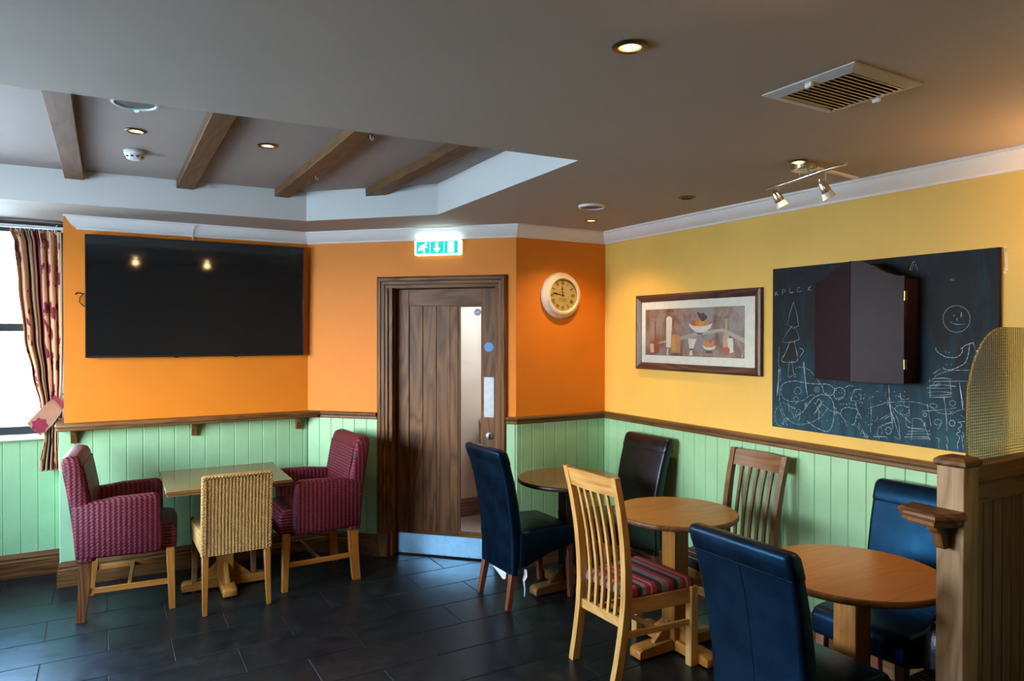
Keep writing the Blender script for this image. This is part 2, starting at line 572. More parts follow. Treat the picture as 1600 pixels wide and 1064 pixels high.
def mat_lens():
    mt, nt, b = new_mat('lit_halogen_reflector')
    tc = nt.nodes.new('ShaderNodeTexCoord')
    ml = nt.nodes.new('ShaderNodeVectorMath'); ml.operation = 'LENGTH'
    nt.links.new(tc.outputs['Object'], ml.inputs[0])
    rp = ramp(nt, [(0.0, (1.0, 0.86, 0.60)), (0.012, (1.0, 0.74, 0.36)), (0.022, (0.10, 0.052, 0.012)), (0.031, (0.045, 0.020, 0.004)), (1.0, (0.04, 0.02, 0.004))])
    nt.links.new(ml.outputs['Value'], rp.inputs[0])
    nt.links.new(rp.outputs[0], b.inputs['Emission Color'])
    b.inputs['Emission Strength'].default_value = 14.0
    return mt
M['lens'] = mat_lens()
M['sign_lit'] = plain('lit_sign_diffuser', (0.9, 1, 1), 0.5, emit=(0.72, 0.95, 1.0), strength=0.75)
M['sign_green'] = plain('lit_sign_green', (0, 0.5, 0.4), 0.5, emit=(0.0, 0.46, 0.34), strength=0.5)
M['sign_white'] = plain('lit_sign_pictogram', (1, 1, 1), 0.5, emit=(0.85, 1.0, 0.97), strength=1.25)
M['led'] = plain('green_led', (0, 1, 0.4), 0.5, emit=(0.05, 1.0, 0.35), strength=5.0)
M['carpet'] = plain('corridor_carpet', (0.22, 0.20, 0.19), 0.95)
M['tie'] = plain('wine_red_tie', (0.22, 0.012, 0.045), 0.8)
M['peach'] = plain('peach_cloth', (0.72, 0.42, 0.27), 0.8)
M['lining'] = plain('torn_white_lining', (0.62, 0.68, 0.74), 0.7)
M['brass'] = plain('brass', (0.75, 0.52, 0.18), 0.3, 1.0)
M['grout'] = paint('dark_grout', (0.060, 0.058, 0.056), 0.8)
M['tub'] = leather('tan_tub_leather', (0.16, 0.085, 0.042), 0.4)
M['chalk'] = plain('chalk', (0.38, 0.50, 0.55), 0.95)

def mat_tile():
    mt, nt, b = new_mat('black_slate_tile')
    mp = coords(nt, (1, 1, 1), world_space=True)
    n1 = nd(nt, 'ShaderNodeTexNoise', i_Scale=7.0, i_Detail=9.0, i_Roughness=0.7, i_Distortion=0.4)
    nt.links.new(mp.outputs[0], n1.inputs['Vector'])
    oi = nt.nodes.new('ShaderNodeObjectInfo')
    rp = ramp(nt, [(0.28, (0.0055, 0.0055, 0.0065)), (0.55, (0.0115, 0.011, 0.0115)), (0.8, (0.026, 0.024, 0.023))])
    s = math_node(nt, 'ADD', n1.outputs['Fac'], math_node(nt, 'MULTIPLY', math_node(nt, 'SUBTRACT', oi.outputs['Random'], 0.5), 0.10))
    nt.links.new(s, rp.inputs[0])
    nt.links.new(rp.outputs[0], b.inputs['Base Color'])
    b.inputs['Specular Tint'].default_value = (0.02, 0.42, 1.0, 1)  # blue of the reflected sky is put into the tile's specular tint
    b.inputs['Specular IOR Level'].default_value = 0.75
    rr = nd(nt, 'ShaderNodeMapRange', i_1=0.3, i_2=0.7, i_3=0.28, i_4=0.40)
    nt.links.new(n1.outputs['Fac'], rr.inputs[0])
    nt.links.new(rr.outputs[0], b.inputs['Roughness'])
    mp2 = coords(nt, (14, 60, 14), world_space=True)
    n2 = nd(nt, 'ShaderNodeTexNoise', i_Scale=1.0, i_Detail=4.0, i_Distortion=0.6)
    nt.links.new(mp2.outputs[0], n2.inputs['Vector'])
    bump(nt, b, n2.outputs['Fac'], 0.25, 0.003)
    return mt
M['tile'] = mat_tile()

def mat_pane(name, tint=(1, 1, 1), gloss=0.08):
    mt = bpy.data.materials.new(name)
    mt.use_nodes = True
    nt = mt.node_tree
    nt.nodes.clear()
    out = nt.nodes.new('ShaderNodeOutputMaterial')
    tr = nt.nodes.new('ShaderNodeBsdfTransparent')
    tr.inputs[0].default_value = (*tint, 1)
    gl = nt.nodes.new('ShaderNodeBsdfGlossy')
    gl.inputs['Roughness'].default_value = 0.02
    fr = nt.nodes.new('ShaderNodeLayerWeight')
    fr.inputs[0].default_value = 0.12
    mx = nt.nodes.new('ShaderNodeMixShader')
    nt.links.new(fr.outputs['Fresnel'], mx.inputs[0])
    nt.links.new(tr.outputs[0], mx.inputs[1])
    nt.links.new(gl.outputs[0], mx.inputs[2])
    nt.links.new(mx.outputs[0], out.inputs[0])
    return mt
M['pane'] = mat_pane('clear_window_glass', (0.97, 0.985, 0.98))

def mat_reeded():
    mt, nt, b = new_mat('ribbed_cast_glass')
    b.inputs['Base Color'].default_value = (0.90, 0.92, 0.72, 1)
    b.inputs['Roughness'].default_value = 0.12
    b.inputs['Transmission Weight'].default_value = 1.0
    b.inputs['IOR'].default_value = 1.35
    tc = nt.nodes.new('ShaderNodeTexCoord')
    sp = nt.nodes.new('ShaderNodeSeparateXYZ')
    nt.links.new(tc.outputs['Object'], sp.inputs[0])
    a = math_node(nt, 'PINGPONG', math_node(nt, 'MULTIPLY', sp.outputs[0], 150.0), 1.0)
    c = math_node(nt, 'PINGPONG', math_node(nt, 'MULTIPLY', sp.outputs[2], 190.0), 1.0)
    h = math_node(nt, 'ADD', math_node(nt, 'POWER', a, 0.6), math_node(nt, 'MULTIPLY', c, 0.5))
    bump(nt, b, h, 0.9, 0.006)
    return mt
M['reeded'] = mat_reeded()

def mat_board():
    mt, nt, b = new_mat('blackboard_paint')
    mp = coords(nt, (1, 5, 1.2), world_space=True)
    n1 = nd(nt, 'ShaderNodeTexNoise', i_Scale=2.4, i_Detail=7.0, i_Roughness=0.65, i_Distortion=0.8)
    nt.links.new(mp.outputs[0], n1.inputs['Vector'])
    rp = ramp(nt, [(0.36, (0.006, 0.009, 0.013)), (0.60, (0.004, 0.034, 0.060)), (0.88, (0.022, 0.085, 0.125))])
    # the tone turns lighter and bluer towards the lower part of the board
    g = nt.nodes.new('ShaderNodeNewGeometry')
    sp = nt.nodes.new('ShaderNodeSeparateXYZ')
    nt.links.new(g.outputs['Position'], sp.inputs[0])
    mr = nd(nt, 'ShaderNodeMapRange', i_1=1.15, i_2=1.65, i_3=0.20, i_4=-0.15)
    nt.links.new(sp.outputs[2], mr.inputs[0])
    s = math_node(nt, 'ADD', n1.outputs['Fac'], mr.outputs[0])
    nt.links.new(s, rp.inputs[0])
    nt.links.new(rp.outputs[0], b.inputs['Base Color'])
    b.inputs['Roughness'].default_value = 0.6
    b.inputs['Specular IOR Level'].default_value = 0.18
    return mt
M['board'] = mat_board()

def mat_canvas():
    mt, nt, b = new_mat('painted_still_life_ground')
    mp = coords(nt, (1, 3.2, 2.2), world_space=True)
    n1 = nd(nt, 'ShaderNodeTexNoise', i_Scale=2.6, i_Detail=7.0, i_Roughness=0.7, i_Distortion=0.6)
    nt.links.new(mp.outputs[0], n1.inputs['Vector'])
    rp = ramp(nt, [(0.30, (0.11, 0.055, 0.04)), (0.45, (0.25, 0.14, 0.10)), (0.55, (0.30, 0.23, 0.22)), (0.66, (0.24, 0.23, 0.27)), (0.78, (0.42, 0.31, 0.22))])
    nt.links.new(n1.outputs['Fac'], rp.inputs[0])
    nt.links.new(rp.outputs[0], b.inputs['Base Color'])
    b.inputs['Roughness'].default_value = 0.35
    return mt
M['canvas'] = mat_canvas()

def mat_curtain():
    """vertical stripes of taupe, cream, wine and a floral band, by distance across the cloth (UV)"""
    mt, nt, b = new_mat('floral_striped_curtain')
    uv = nt.nodes.new('ShaderNodeUVMap')
    sp = nt.nodes.new('ShaderNodeSeparateXYZ')
    nt.links.new(uv.outputs[0], sp.inputs[0])
    fr = math_node(nt, 'FRACT', math_node(nt, 'MULTIPLY', math_node(nt, 'ADD', sp.outputs[0], 0.02), 1.35))
    taupe, cream, wine, peach, dk = (0.30, 0.20, 0.13), (0.66, 0.50, 0.34), (0.20, 0.012, 0.035), (0.66, 0.40, 0.25), (0.05, 0.04, 0.035)
    base = ramp(nt, [(0.0, peach), (0.30, cream), (0.33, dk), (0.35, taupe), (0.52, dk), (0.54, cream), (0.58, wine), (0.74, dk), (0.76, peach), (0.99, peach), (1.0, peach)], 'CONSTANT')
    nt.links.new(fr, base.inputs[0])
    mask = ramp(nt, [(0.0, (1, 1, 1)), (0.30, (0, 0, 0)), (0.76, (1, 1, 1)), (1.0, (1, 1, 1))], 'CONSTANT')
    nt.links.new(fr, mask.inputs[0])
    cm = nt.nodes.new('ShaderNodeCombineXYZ')
    nt.links.new(math_node(nt, 'MULTIPLY', sp.outputs[0], 8.0), cm.inputs[0])
    nt.links.new(math_node(nt, 'MULTIPLY', sp.outputs[1], 14.0), cm.inputs[1])
    wob = nd(nt, 'ShaderNodeTexNoise', i_Scale=2.2, i_Detail=2.0)
    nt.links.new(cm.outputs[0], wob.inputs['Vector'])
    ad = nt.nodes.new('ShaderNodeVectorMath'); ad.operation = 'ADD'
    nt.links.new(cm.outputs[0], ad.inputs[0]); nt.links.new(wob.outputs['Color'], ad.inputs[1])
    vo = nd(nt, 'ShaderNodeTexVoronoi', i_Scale=1.0)
    nt.links.new(ad.outputs[0], vo.inputs['Vector'])
    fl = ramp(nt, [(0.0, (1, 1, 1)), (0.33, (1, 1, 1)), (0.36, (0, 0, 0)), (1.0, (0, 0, 0))])
    nt.links.new(vo.outputs['Distance'], fl.inputs[0])
    f = math_node(nt, 'MULTIPLY', fl.outputs[0], mask.outputs[0])
    mx = nd(nt, 'ShaderNodeMix', data_type='RGBA')
    nt.links.new(f, mx.inputs[0])
    nt.links.new(base.outputs[0], mx.inputs[6])
    mx.inputs[7].default_value = (0.19, 0.014, 0.04, 1)
    nt.links.new(mx.outputs[2], b.inputs['Base Color'])
    b.inputs['Roughness'].default_value = 0.8
    b.inputs['Transmission Weight'].default_value = 0.0
    return mt
M['curtain'] = mat_curtain()

def mat_ground():
    mt, nt, b = new_mat('stony_yard')
    mp = coords(nt, (1, 1, 1), world_space=True)
    n1 = nd(nt, 'ShaderNodeTexNoise', i_Scale=2.5, i_Detail=9.0, i_Roughness=0.8)
    nt.links.new(mp.outputs[0], n1.inputs['Vector'])
    rp = ramp(nt, [(0.36, (0.010, 0.014, 0.018)), (0.44, (0.38, 0.37, 0.355)), (0.60, (0.82, 0.79, 0.74))])
    nt.links.new(n1.outputs['Fac'], rp.inputs[0])
    nt.links.new(rp.outputs[0], b.inputs['Base Color'])
    b.inputs['Roughness'].default_value = 0.9
    return mt
M['yard'] = mat_ground()

# ------------------------------------------------------------------ the room
XL, YF = -1.90, -1.60                    # left and front walls (outside the picture)
XD, YT, XC = -0.240, 5.326, 1.3117       # pier corner, screen wall, angled wall start
XB, YC, XY = 2.4591, 4.1786, 3.2332      # angled wall end, clock wall, yellow wall
YR = 5.676                               # wall of the window recess
ZC, ZT = 2.38, 2.575                     # ceiling, raised tray
ZD = 1.05                                # top of the dado rail
U = Vector((math.sqrt(0.5), -math.sqrt(0.5)))      # along the angled wall

def wall_box(bm, p0, p1, z0, z1, thick=0.10, e0=0.0, e1=0.0):
    d = seg_dir(p0, p1)
    out = Vector((-d.y, d.x))
    a = Vector(p0) - d*e0
    b = Vector(p1) + d*e1
    pts = [a, b, b+out*thick, a+out*thick]
    return prism(bm, [(p.x, p.y) for p in pts], z0, z1, 'z')

def wall(name, p0, p1, mat, label, holes=(), z0=-0.02, z1=2.70, thick=0.10, e0=0.0, e1=0.0):
    """plaster wall from p0 to p1 with rectangular holes (s0, s1, z0, z1) measured from p0"""
    bm = BM()
    d = seg_dir(p0, p1)
    L = (Vector(p1)-Vector(p0)).length
    at = lambda s: tuple(Vector(p0) + d*s)
    s = -e0
    for (a, b, h0, h1) in sorted(holes):
        wall_box(bm, at(s), at(a), z0, z1, thick)
        if h0 > z0 + 0.01:
            wall_box(bm, at(a), at(b), z0, h0, thick)
        if h1 < z1 - 0.01:
            wall_box(bm, at(a), at(b), h1, z1, thick)
        s = b
    wall_box(bm, at(s), at(L+e1), z0, z1, thick)
    return struct(obj(name, bm, mat), label)

w_back = wall('wall_back', (XD, YT), (XC, YT), M['orange'], 'orange wall behind the wall-mounted television', e1=0.0)
w_corner = wall('wall_corner', (XC, YT), (XB, YC), M['orange'], 'angled orange wall that holds the oak door',
                holes=[(0.645, 1.500, -0.02, 1.985)])
w_alcove = wall('wall_alcove', (XB, YC), (XY, YC), M['orange'], 'short orange wall with the round clock', e1=0.1)
w_right = wall('wall_right', (XY, YC), (XY, YF), M['yellow'], 'long yellow wall with picture and blackboard', e1=0.1)
w_rec = wall('wall_recess', (XL, YR), (XD, YR), M['white'], 'panelled wall below the window in the recess',
             holes=[(0.20, 1.635, 0.935, 2.36)], e0=0.1)
w_pier = wall('wall_pier', (XD, YR), (XD, YT+0.1), M['white'], 'return of the pier beside the window recess')
w_left = wall('wall_left', (XL, YF), (XL, YR), M['darkwall'], 'window wall on the left of the room',
              holes=[(a-YF, b-YF, 0.94, 2.26) for a, b in WIN_LEFT])
w_front = wall('wall_front', (XY, YF), (XL, YF), M['darkwall'], 'wall at the near end of the room', e0=0.1, e1=0.1)

# boarding below the dado: every board is a piece of its wall
def board_mesh(w, z0, z1, name):
    bm = BM()
    c, t = 0.0045, 0.016
    prof = [(0, 0), (w, 0), (w, -t+c), (w-c, -t), (c, -t), (0, -t+c)]
    prism(bm, prof, z0, z1, 'z')
    finish(bm, 20)
    me = bpy.data.meshes.new(name)
    bm.to_mesh(me); bm.free()
    me.materials.append(M['green'])
    return me

PITCH_B = 0.0965
full_board = board_mesh(PITCH_B, 0.15, 1.01, 'board')

def boards(parent, p0, p1, first, s0=0.0, s1=None, z0=0.15, z1=1.01):
    d = seg_dir(p0, p1)
    L = (Vector(p1)-Vector(p0)).length
    s1 = L if s1 is None else s1
    rz = math.atan2(d.y, d.x)
    s = s0
    nxt = first
    full = full_board if (z0, z1) == (0.15, 1.01) else board_mesh(PITCH_B, z0, z1, 'board')
    while s < s1-0.004:
        e_ = min(nxt, s1)
        w = e_-s
        if w > 0.006:
            me = full if abs(w-PITCH_B) < 1e-4 else board_mesh(w, z0, z1, 'board')
            p = Vector(p0) + d*s
            shared('board', me, parent, (p.x, p.y, 0), (0, 0, rz))
        s = e_
        nxt += PITCH_B

boards(w_back, (XD, YT), (XC, YT), 0.065, s0=-0.026, s1=XC-XD-0.007)
boards(w_corner, (XC, YT), (XB, YC), 0.107, s0=0.007, s1=0.580)
boards(w_corner, (XC, YT), (XB, YC), 1.6227, s0=1.556)
boards(w_alcove, (XB, YC), (XY, YC), 0.028, s0=-0.006, s1=XY-XB-0.016)
boards(w_right, (XY, YC), (XY, YF), 0.072)
boards(w_rec, (XL, YR), (XD, YR), 0.050, s0=0.0, s1=XD-XL-0.016, z1=0.935)
boards(w_pier, (XD, YR), (XD, YT), 0.09, s0=0.016, z1=1.01)

# cornice
corn = [(0, 2.298), (0.012, 2.298), (0.017, 2.309), (0.030, 2.315), (0.050, 2.337), (0.064, 2.358), (0.068, 2.368), (0.084, 2.368), (0.084, 2.3805), (0, 2.3805)]
path = [(XD+0.084, YT), (XC, YT), (XB, YC), (XY, YC), (XY, YF)]
d0 = seg_dir(path[0], path[1])
mts = miters(path, start=Vector((0, -1)) - d0)
for i, lab in enumerate(('cornice over the television', 'cornice over the oak door and exit sign', 'cornice over the round clock', 'cornice along the yellow wall')):
    struct(obj('trim_%d' % (i+1), sweep_segment(corn, path[i], path[i+1], mts[i], mts[i+1]), M['white'], angle=25), 'white moulded plaster '+lab)

# dado rail and skirtings
rail = [(0, 1.0), (0.022, 1.0), (0.026, 1.006), (0.026, 1.02), (0.036, 1.026), (0.044, 1.034), (0.045, 1.043), (0.039, 1.05), (0, 1.05)]
skirt = [(0, 0), (0.040, 0), (0.040, 0.088), (0.033, 0.094), (0.036, 0.104), (0.027, 0.118), (0.031, 0.128), (0.026, 0.146), (0.018, 0.158), (0, 0.160)]
pa = tuple(Vector((XC, YT)) + U*0.577)
pb = tuple(Vector((XC, YT)) + U*1.557)
n_c = Vector((-U.x, -U.y)) if False else Vector((U.y, -U.x))     # room side of the angled wall
rail_paths = [
    [(XC, YT), pa],
    [pb, (XB, YC), (XY, YC), (XY, YF)],
]
k = 5
mm = miters([(XD, YT), (XC, YT), pa])
struct(obj('trim_5', sweep_segment(rail, (XC, YT), pa, mm[1], mm[2]), M['oak_trim']['x'], angle=25), 'oak dado rail left of the oak door')
mm = miters(rail_paths[1])
for i, lab in enumerate(('right of the oak door', 'under the round clock', 'along the yellow wall')):
    struct(obj('trim_%d' % (6+i), sweep_segment(rail, rail_paths[1][i], rail_paths[1][i+1], mm[i], mm[i+1]), M['oak_trim']['y' if i == 2 else 'x'], angle=25), 'oak dado rail ' + lab)

sk = [(XD, YR), (XD, YT), (XC, YT), pa]
ms = miters(sk)
for i, (nm, lab) in enumerate((('baseboard_pier', 'on the pier return'), ('baseboard_back', 'below the boarding under the television'), ('baseboard_corner', 'left of the oak door'))):
    struct(obj(nm, sweep_segment(skirt, sk[i], sk[i+1], ms[i], ms[i+1]), M['oak_trim']['x'], angle=25), 'stepped oak skirting ' + lab)
sk = [pb, (XB, YC), (XY, YC), (XY, YF)]
ms = miters(sk)
for i, (nm, lab) in enumerate((('baseboard_door', 'right of the oak door'), ('baseboard_alcove', 'below the round clock'), ('baseboard_right', 'along the yellow wall'))):
    struct(obj(nm, sweep_segment(skirt, sk[i], sk[i+1], ms[i], ms[i+1]), M['oak_trim']['y' if i == 2 else 'x'], angle=25), 'stepped oak skirting ' + lab)
ms = miters([(XL, YR), (XD, YR), (XD, YT)])
struct(obj('baseboard_recess', sweep_segment(skirt, (XL, YR), (XD, YR), ms[0], ms[1]), M['oak_dark']['x'], angle=25), 'stepped oak skirting below the window in the recess')

# ceiling with a raised tray
def ring_fill(bm, loops, z):
    eds = []
    for lp in loops:
        vs = [bm.verts.new((x, y, z)) for x, y in lp]
        eds += [bm.edges.new((vs[i], vs[(i+1) % len(vs)])) for i in range(len(vs))]
    bmesh.ops.triangle_fill(bm, use_beauty=True, edges=eds)

tray = [(-1.55, 2.705), (1.775, 2.484), (1.812, 4.060), (1.157, 4.735), (-1.55, 4.885)]
bm = BM()
ring_fill(bm, [[(XL-0.1, YF-0.1), (4.4, YF-0.1), (4.4, YR+0.2), (XL-0.1, YR+0.2)], tray], ZC)
for f in bm.faces:
    if f.normal.z > 0:
        f.normal_flip()
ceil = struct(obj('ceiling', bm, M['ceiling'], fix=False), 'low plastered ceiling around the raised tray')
bm = BM()
lo = [bm.verts.new((x, y, ZC)) for x, y in tray]
hi = [bm.verts.new((x, y, ZT)) for x, y in tray]
for i in range(5):
    j = (i+1) % 5
    bm.faces.new((lo[i], lo[j], hi[j], hi[i]))
obj('upstand', bm, M['tray'], ceil, angle=20)
bm = BM()
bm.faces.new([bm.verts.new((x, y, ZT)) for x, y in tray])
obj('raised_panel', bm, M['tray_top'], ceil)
bm = BM()
box(bm, XL-0.2, 4.5, YF-0.2, YR+0.3, ZT+0.15, ZT+0.2)
struct(obj('roof', bm, M['darkwall']), 'roof slab above the ceiling')

# floor: slate tiles in a half-bond
bm = BM()
box(bm, XL-0.1, XY+0.1, YF-0.1, YR+0.1, -0.06, -0.0035)
floor = struct(obj('floor', bm, M['grout']), 'floor of large black slate tiles in running bond')
TW, TH, GAP = 0.577, 0.2955, 0.0032
bm = BM()
x0, x1, y0, y1 = GAP/2, TW-GAP/2, GAP/2, TH-GAP/2
c = 0.0025
lowr = [bm.verts.new(p) for p in ((x0, y0, -0.006), (x1, y0, -0.006), (x1, y1, -0.006), (x0, y1, -0.006))]
midr = [bm.verts.new(p) for p in ((x0, y0, -0.0018), (x1, y0, -0.0018), (x1, y1, -0.0018), (x0, y1, -0.0018))]
topr = [bm.verts.new(p) for p in ((x0+c, y0+c, 0), (x1-c, y0+c, 0), (x1-c, y1-c, 0), (x0+c, y1-c, 0))]
for a, b in ((lowr, midr), (midr, topr)):
    for i in range(4):
        j = (i+1) % 4
        bm.faces.new((a[i], a[j], b[j], b[i]))
bm.faces.new(topr)
finish(bm, 20)
tile_me = bpy.data.meshes.new('tile')
bm.to_mesh(tile_me); bm.free()
tile_me.materials.append(M['tile'])
rng = random.Random(4)
for r in range(-20, 6):
    yy = 4.1145 + r*TH
    if yy < YF-0.05 or yy > YR:
        continue
    off = 0.0 if r % 2 == 0 else TW/2
    for q in range(-4, 7):
        xx = off + q*TW
        if xx+TW < XL+0.02 or xx > XY-0.02:
            continue
        cx, cy = xx+TW/2, yy+TH/2
        if cx > XD+0.35 and cy > YT+0.2:
            continue
        if cx + cy > XC+YT+0.45 and cy > YC:
            continue
        if cx > XB and cy > YC+0.2:
            continue
        shared('tile', tile_me, floor, (xx, yy, rng.uniform(-0.0007, 0.0)))

# ------------------------------------------------------------------ window recess
win = empty_struct('window_1', 'dark-framed window in the recess left of the television', (-0.265, YR+0.065, 0))
def frame_bar(name, x0, x1, z0, z1, parent, mat=None, y0=-0.03, y1=0.03, bev=0.006):
    bm = BM(); box(bm, x0, x1, y0, y1, z0, z1, bev)
    return obj(name, bm, mat or M['upvc_dark'], parent)
WW = 1.435
frame_bar('frame_rail', -WW, 0, 0.945, 1.000, win)
frame_bar('frame_rail', -WW, 0, 2.305, 2.36, win)
frame_bar('frame_stile', -0.055, 0, 1.0, 2.305, win)
frame_bar('frame_stile', -WW, -WW+0.055, 1.0, 2.305, win)
frame_bar('frame_stile', -0.90, -0.84, 1.0, 2.305, win)
frame_bar('transom', -0.84, -0.055, 1.638, 1.692, win)
frame_bar('transom', -WW+0.055, -0.90, 1.638, 1.692, win)
for a, b, z0, z1 in ((-0.84, -0.055, 1.0, 1.638), (-0.84, -0.055, 1.692, 2.305), (-WW+0.055, -0.90, 1.0, 1.638), (-WW+0.055, -0.90, 1.692, 2.305)):
    frame_bar('pane', a, b, z0, z1, win, M['pane'], 0.0, 0.006, 0)
bm = BM(); box(bm, -WW-0.06, 0.02, -0.130, -0.02, 0.915, 0.945, 0.008, 2)
obj('sill', bm, M['white'], win)
# windows of the left wall (outside the picture)
for i, (a, b) in enumerate(WIN_LEFT):
    w = empty_struct('window_%d' % (i+2), 'dark-framed window of the left wall', (XL-0.05, (a+b)/2, 0))
    h = (b-a)/2
    for nm, ya, yb, za, zb in (('frame_rail', -h, h, 0.94, 1.0), ('frame_rail', -h, h, 2.20, 2.26), ('frame_stile', -h, -h+0.06, 1.0, 2.2), ('frame_stile', h-0.06, h, 1.0, 2.2), ('frame_stile', -0.03, 0.03, 1.0, 2.2)):
        bm = BM(); box(bm, -0.03, 0.03, ya, yb, za, zb, 0.006)
        obj(nm, bm, M['upvc_dark'], w)
    bm = BM(); box(bm, -0.003, 0.003, -h+0.06, h-0.06, 1.0, 2.2)
    obj('pane', bm, M['pane'], w)
bm = BM()
box(bm, -40, 40, -30, 60, -0.5, -0.3)
struct(obj('ground', bm, M['yard']), 'stony yard outside the windows')

# ------------------------------------------------------------------ the oak door in the angled wall
door = empty_struct('door_1', 'stained oak boarded door with a tall narrow glass panel', (XC, YT, 0), (0, 0, -PI/4))
OZ, OX = M['oak_dark']['z'], M['oak_dark']['x']
# architrave, mitred, with a stepped profile
arch = [(0, 0), (0.0, 0.020), (0.012, 0.030), (0.030, 0.030), (0.036, 0.022), (0.056, 0.022), (0.062, 0.013), (0.080, 0.013), (0.080, 0)]
A0, A1, AZ = 0.578, 1.556, 2.040
def arch_piece(name, p, q, mp_, mq_, mat):
    bm = BM()
    a = [(p[0]+mp_[0]*w, -d, p[1]+mp_[1]*w) for w, d in arch]
    b = [(q[0]+mq_[0]*w, -d, q[1]+mq_[1]*w) for w, d in arch]
    loft(bm, [a, b])
    return obj(name, bm, mat, door, angle=25)
arch_piece('architrave', (A0, 0.165), (A0, AZ), (1, 0), (1, -1), OZ)
arch_piece('architrave', (A0, AZ), (A1, AZ), (1, -1), (-1, -1), OX)
arch_piece('architrave', (A1, AZ), (A1, 0.165), (-1, -1), (-1, 0), OZ)
for a, b in ((A0-0.004, A0+0.086), (A1-0.086, A1+0.004)):
    bm = BM(); box(bm, a, b, -0.038, 0, 0, 0.165, 0.005); obj('plinth_block', bm, OZ, door)
for a, b in ((0.645, 0.690), (1.470, 1.500)):
    bm = BM(); box(bm, a, b, 0.0, 0.13, 0.0, 1.985, 0.003); obj('jamb', bm, OZ, door)
bm = BM(); box(bm, 0.690, 1.470, 0.0, 0.13, 1.955, 1.985, 0.003); obj('head_jamb', bm, OX, door)
L0, L1 = 0.692, 1.468
YL = 0.078
G0, G1, GZ0, GZ1 = 1.175, 1.343, 0.185, 1.822
leaf_parts = (('stile', L0, 0.788, 0.010, 1.952, 'z'), ('rail', 0.788, 1.360, 1.830, 1.952, 'x'), ('rail', 0.788, 1.360, 0.010, 0.180, 'x'),
              ('mullion', 1.108, 1.170, 0.180, 1.830, 'z'), ('stile', 1.350, L1, 0.010, 1.952, 'z'))
for nm, a, b, z0, z1, ax in leaf_parts:
    bm = BM(); box(bm, a, b, YL, YL+0.045, z0, z1, 0.003); obj(nm, bm, M['oak_dark'][ax], door)
pw = (1.108-0.788)/3
for i in range(3):
    bm = BM()
    a, b = 0.788+i*pw, 0.788+(i+1)*pw
    prism(bm, [(a, YL+0.012), (a+0.004, YL+0.008), (b-0.004, YL+0.008), (b, YL+0.012), (b, YL+0.035), (a, YL+0.035)], 0.180, 1.830, 'z')
    obj('plank', bm, M['oak_dark']['z'], door, angle=20)
bm = BM()
for a, b, z0, z1 in ((1.170, 1.178, 0.180, 1.830), (1.342, 1.350, 0.180, 1.830), (1.178, 1.342, 1.821, 1.830), (1.178, 1.342, 0.180, 0.189)):
    box(bm, a, b, YL+0.006, YL+0.04, z0, z1)
obj('glazing_bead', bm, M['oak_dark']['z'], door)
bm = BM(); box(bm, 1.178, 1.342, YL+0.02, YL+0.026, 0.189, 1.821); obj('glass', bm, M['pane'], door)
bm = BM(); box(bm, L0+0.003, L1-0.003, YL-0.003, YL+0.001, 0.012, 0.158, 0.001); kp = obj('kick_plate', bm, M['sky_tint_steel'], door)
bm = BM()
for x in (0.72, 0.90, 1.08, 1.26, 1.44):
    for z in (0.02, 0.15):
        lathe(bm, [(0.0035, YL-0.0045), (0.0035, YL-0.003)], 8, (x, 0, z), 'y')
obj('screws', bm, M['bronze'], kp)
bm = BM(); box(bm, 1.366, 1.442, YL-0.003, YL+0.001, 1.030, 1.318, 0.001); pp = obj('push_plate', bm, M['steel'], door)
bm = BM()
for x in (1.374, 1.434):
    for z in (1.040, 1.308):
        lathe(bm, [(0.003, YL-0.0045), (0.003, YL-0.003)], 8, (x, 0, z), 'y')
obj('screws', bm, M['bronze'], pp)
bm = BM(); lathe(bm, [(0.037, YL+0.001), (0.037, YL-0.0015), (0.034, YL-0.003)], 28, (1.404, 0, 1.532), 'y'); ds = obj('round_sign', bm, M['blue_disc'], door, angle=12)
ds['label'] = 'blue round fire door sign'
bm = BM()
for x in (1.372, 1.436):
    lathe(bm, [(0.003, YL-0.0045), (0.003, YL-0.003)], 8, (x, 0, 1.532), 'y')
obj('screws', bm, M['steel'], ds)
bm = BM()
lathe(bm, [(0.027, YL+0.001), (0.027, YL-0.006), (0.023, YL-0.009)], 24, (1.408, 0, 0.897), 'y')
lk = obj('lock_rose', bm, M['steel'], door)
bm = BM(); box(bm, 1.402, 1.414, YL-0.024, YL-0.008, 0.878, 0.916, 0.004, 2); obj('thumb_turn', bm, M['bronze'], lk)
# sticker in the corner of the glass
bm = BM(); lathe(bm, [(0.026, YL+0.0205), (0.026, YL+0.0185)], 24, (1.311, 0, 1.783), 'y')
stk = obj('sticker', bm, plain('sticker_blue', (0.05, 0.25, 0.62), 0.4), door)
bm = BM(); box(bm, 1.283, 1.339, YL+0.0172, YL+0.0183, 1.774, 1.792)
obj('sticker_band', bm, plain('sticker_red', (0.42, 0.05, 0.10), 0.4), stk)
bm = BM()
for i, w in enumerate((0.006, 0.004, 0.007, 0.005, 0.006)):
    box(bm, 1.288+i*0.0095, 1.288+i*0.0095+w, YL+0.0165, YL+0.017, 1.779, 1.787)
obj('sticker_lettering', bm, M['white_plastic'], stk)

